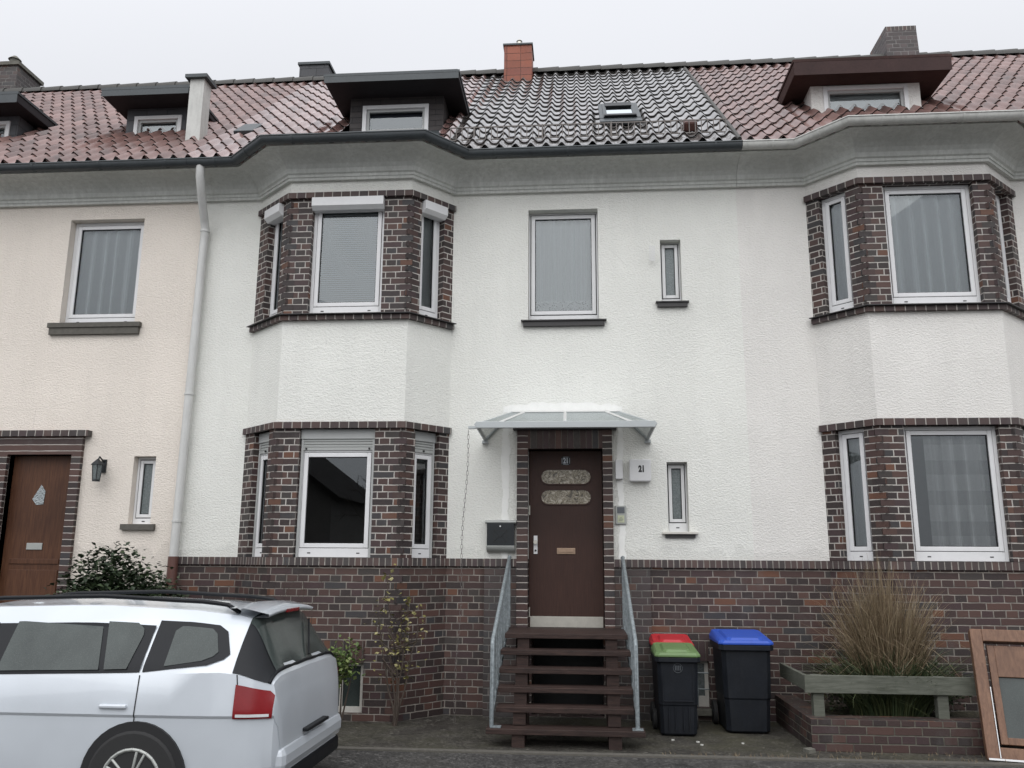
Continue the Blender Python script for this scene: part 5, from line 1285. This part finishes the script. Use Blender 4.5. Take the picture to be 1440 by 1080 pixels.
    w.add(vs, [(j * 9 + i, j * 9 + i + 1, (j + 1) * 9 + i + 1, (j + 1) * 9 + i) for j in range(3) for i in range(8)]); obj('windscreen', w, 'carglass', T, smooth=2, fix=False)
    return T
car(-2.05, -3.25, -.075)

# =================================================================== ACROSS THE STREET (seen only mirrored in the windows)
def far_house(xa, xb, y, ze, zr, label):
    T = thing('opposite_house', label, 'house', ((xa + xb) / 2, y, -.1)); xm = (xa + xb) / 2
    w = MB(); w.add([(xa, y, -.1), (xb, y, -.1), (xb, y, ze), (xm, y, zr), (xa, y, ze), (xa, y - 9, -.1), (xb, y - 9, -.1), (xb, y - 9, ze), (xm, y - 9, zr), (xa, y - 9, ze)],
                    [(0, 1, 2, 3, 4), (5, 9, 8, 7, 6), (0, 4, 9, 5), (1, 6, 7, 2)]); obj('wall', w, 'farwall', T, fix=False)
    w = MB(); o = .4; s = (zr - ze) / (xb - xm)
    for sg in (-1, 1):
        xe = xm + sg * (xb - xm + o); w.add([(xm, y + o, zr + .1), (xe, y + o, ze - s * o + .1), (xe, y - 9, ze - s * o + .1), (xm, y - 9, zr + .1), (xm, y + o, zr - .15), (xe, y + o, ze - s * o - .15)], [(0, 1, 2, 3), (0, 1, 5, 4)])
    obj('roof', w, 'farroof', T, fix=False)
    w = MB()
    for k in (-1, 1):
        for z in (1.2, ): w.box(xm + k * 2 - .6, xm + k * 2 + .6, y + .001, y + .03, z, z + 1.5)
    obj('window', w, 'void', T)
far_house(-17.8, -9.5, -23, 4.2, 7.3, 'dark gabled house across the street, mirrored in the lower bay window')
far_house(2, 12, -26, 4.5, 9.0, 'gabled house across the street on the right, mirrored in panes')
T = thing('bare_tree', 'leafless tree across the street mirrored in the lower bay window', 'tree', (-6.9, -21, -.1)); w = MB(); rt = random.Random(4)
def grow(p, d, L, r_, lv):
    q = p + d * L; w.tube([p, p.lerp(q, .5) + Vector((rt.uniform(-.05, .05), rt.uniform(-.05, .05), 0)) * L, q], r_, 5, r_ * .6, caps=False)
    if lv == 0: return
    for k in range(3 if lv > 1 else 4):
        dd = (d + Vector((rt.gauss(0, .5), rt.gauss(0, .5), rt.gauss(.05, .35)))).normalized(); grow(q, dd, L * rt.uniform(.6, .8), r_ * .6, lv - 1)
grow(Vector((-6.9, -21, -.1)), Vector((0, 0, 1)), 1.7, .10, 4); obj('branches', w, 'bark', T, fix=False)
w = MB(); 
for k in range(9): leaves(w, blob_pts((-9 + k * 2.2, -17.5, 1.0), (1.3, .6, 1.1), 500, 60 + k), .22, k)
o = rebase(obj('hedge', w, 'hedge', fix=False), (0, -17.5, 0)); tag(o, 'dark clipped hedge across the street, mirrored low in the windows', 'hedge')

# =================================================================== LIGHT
wd = bpy.data.worlds.new('World'); SC.world = wd; wd.use_nodes = True; nt = wd.node_tree; nt.nodes.clear()
EL, AZ = radians(50), radians(184)
sky = nt.nodes.new('ShaderNodeTexSky'); sky.sky_type = 'NISHITA'; sky.sun_disc = False; sky.sun_elevation = EL; sky.sun_rotation = AZ; sky.air_density = 1.0; sky.dust_density = 6; sky.ozone_density = 1
hs = nt.nodes.new('ShaderNodeHueSaturation'); hs.inputs['Saturation'].default_value = .18; nt.links.new(sky.outputs[0], hs.inputs['Color'])
# overcast layer: brighter overhead and behind the camera than beyond the roofs
geo = nt.nodes.new('ShaderNodeTexCoord'); sp_ = nt.nodes.new('ShaderNodeSeparateXYZ'); nt.links.new(geo.outputs['Generated'], sp_.inputs[0])
mr = nt.nodes.new('ShaderNodeMapRange'); nt.links.new(sp_.outputs[1], mr.inputs[0]); mr.inputs[1].default_value = -.6; mr.inputs[2].default_value = .8; mr.inputs[3].default_value = OV_B = 14.9; mr.inputs[4].default_value = OV_F = 8.5
nz = nt.nodes.new('ShaderNodeTexNoise'); nz.inputs['Scale'].default_value = 1.6; nz.inputs['Detail'].default_value = 4; nt.links.new(geo.outputs['Generated'], nz.inputs['Vector'])
m1 = nt.nodes.new('ShaderNodeMapRange'); nt.links.new(nz.outputs[0], m1.inputs[0]); m1.inputs[3].default_value = .96; m1.inputs[4].default_value = 1.04
mu = nt.nodes.new('ShaderNodeMath'); mu.operation = 'MULTIPLY'; nt.links.new(mr.outputs[0], mu.inputs[0])
zen = nt.nodes.new('ShaderNodeMath'); zen.operation = 'MULTIPLY_ADD'; nt.links.new(sp_.outputs[2], zen.inputs[0]); zen.inputs[1].default_value = .85; zen.inputs[2].default_value = .53
zm = nt.nodes.new('ShaderNodeMath'); zm.operation = 'MULTIPLY'; nt.links.new(zen.outputs[0], zm.inputs[0]); nt.links.new(m1.outputs[0], zm.inputs[1]); nt.links.new(zm.outputs[0], mu.inputs[1])
cc = nt.nodes.new('ShaderNodeVectorMath'); cc.operation = 'SCALE'; cc.inputs[0].default_value = (.965, .985, 1.04); nt.links.new(mu.outputs[0], cc.inputs['Scale'])
mx = nt.nodes.new('ShaderNodeMix'); mx.data_type = 'RGBA'; mx.inputs[0].default_value = .9; nt.links.new(hs.outputs[0], mx.inputs[6]); nt.links.new(cc.outputs[0], mx.inputs[7])
bg = nt.nodes.new('ShaderNodeBackground'); bg.inputs[1].default_value = .1; nt.links.new(mx.outputs[2], bg.inputs[0])
wo = nt.nodes.new('ShaderNodeOutputWorld'); nt.links.new(bg.outputs[0], wo.inputs[0])
sl = bpy.data.lights.new('sun', 'SUN'); sl.energy = .92; sl.angle = radians(70); sl.color = (1, .985, .96); so = bpy.data.objects.new('sun', sl); COL.objects.link(so)
sd = Vector((sin(AZ) * cos(EL), cos(AZ) * cos(EL), sin(EL))); so.rotation_euler = (-sd).to_track_quat('-Z', 'Y').to_euler()

# =================================================================== CAMERA
cd = bpy.data.cameras.new('camera'); co = bpy.data.objects.new('camera', cd); COL.objects.link(co); SC.camera = co
pit, yaw, rol = radians(11.7116), radians(4.6226), radians(.38606)
fwv = Vector((-sin(yaw) * cos(pit), cos(yaw) * cos(pit), sin(pit))); rv = Vector((cos(yaw), sin(yaw), 0)); uv_ = rv.cross(fwv)
r2 = rv * cos(rol) + uv_ * sin(rol); u2 = -rv * sin(rol) + uv_ * cos(rol)
co.matrix_world = Matrix(((r2.x, u2.x, -fwv.x, 0), (r2.y, u2.y, -fwv.y, -10), (r2.z, u2.z, -fwv.z, 1.70), (0, 0, 0, 1)))
cd.sensor_width = 36; cd.lens = 36 * 1196.66 / 1440; cd.clip_end = 500; cd.clip_start = .05
SC.view_settings.view_transform = 'Standard'; SC.view_settings.look = 'None'; SC.view_settings.gamma = 1; SC.view_settings.exposure = .16
SC.render.resolution_x = 1024; SC.render.resolution_y = 768
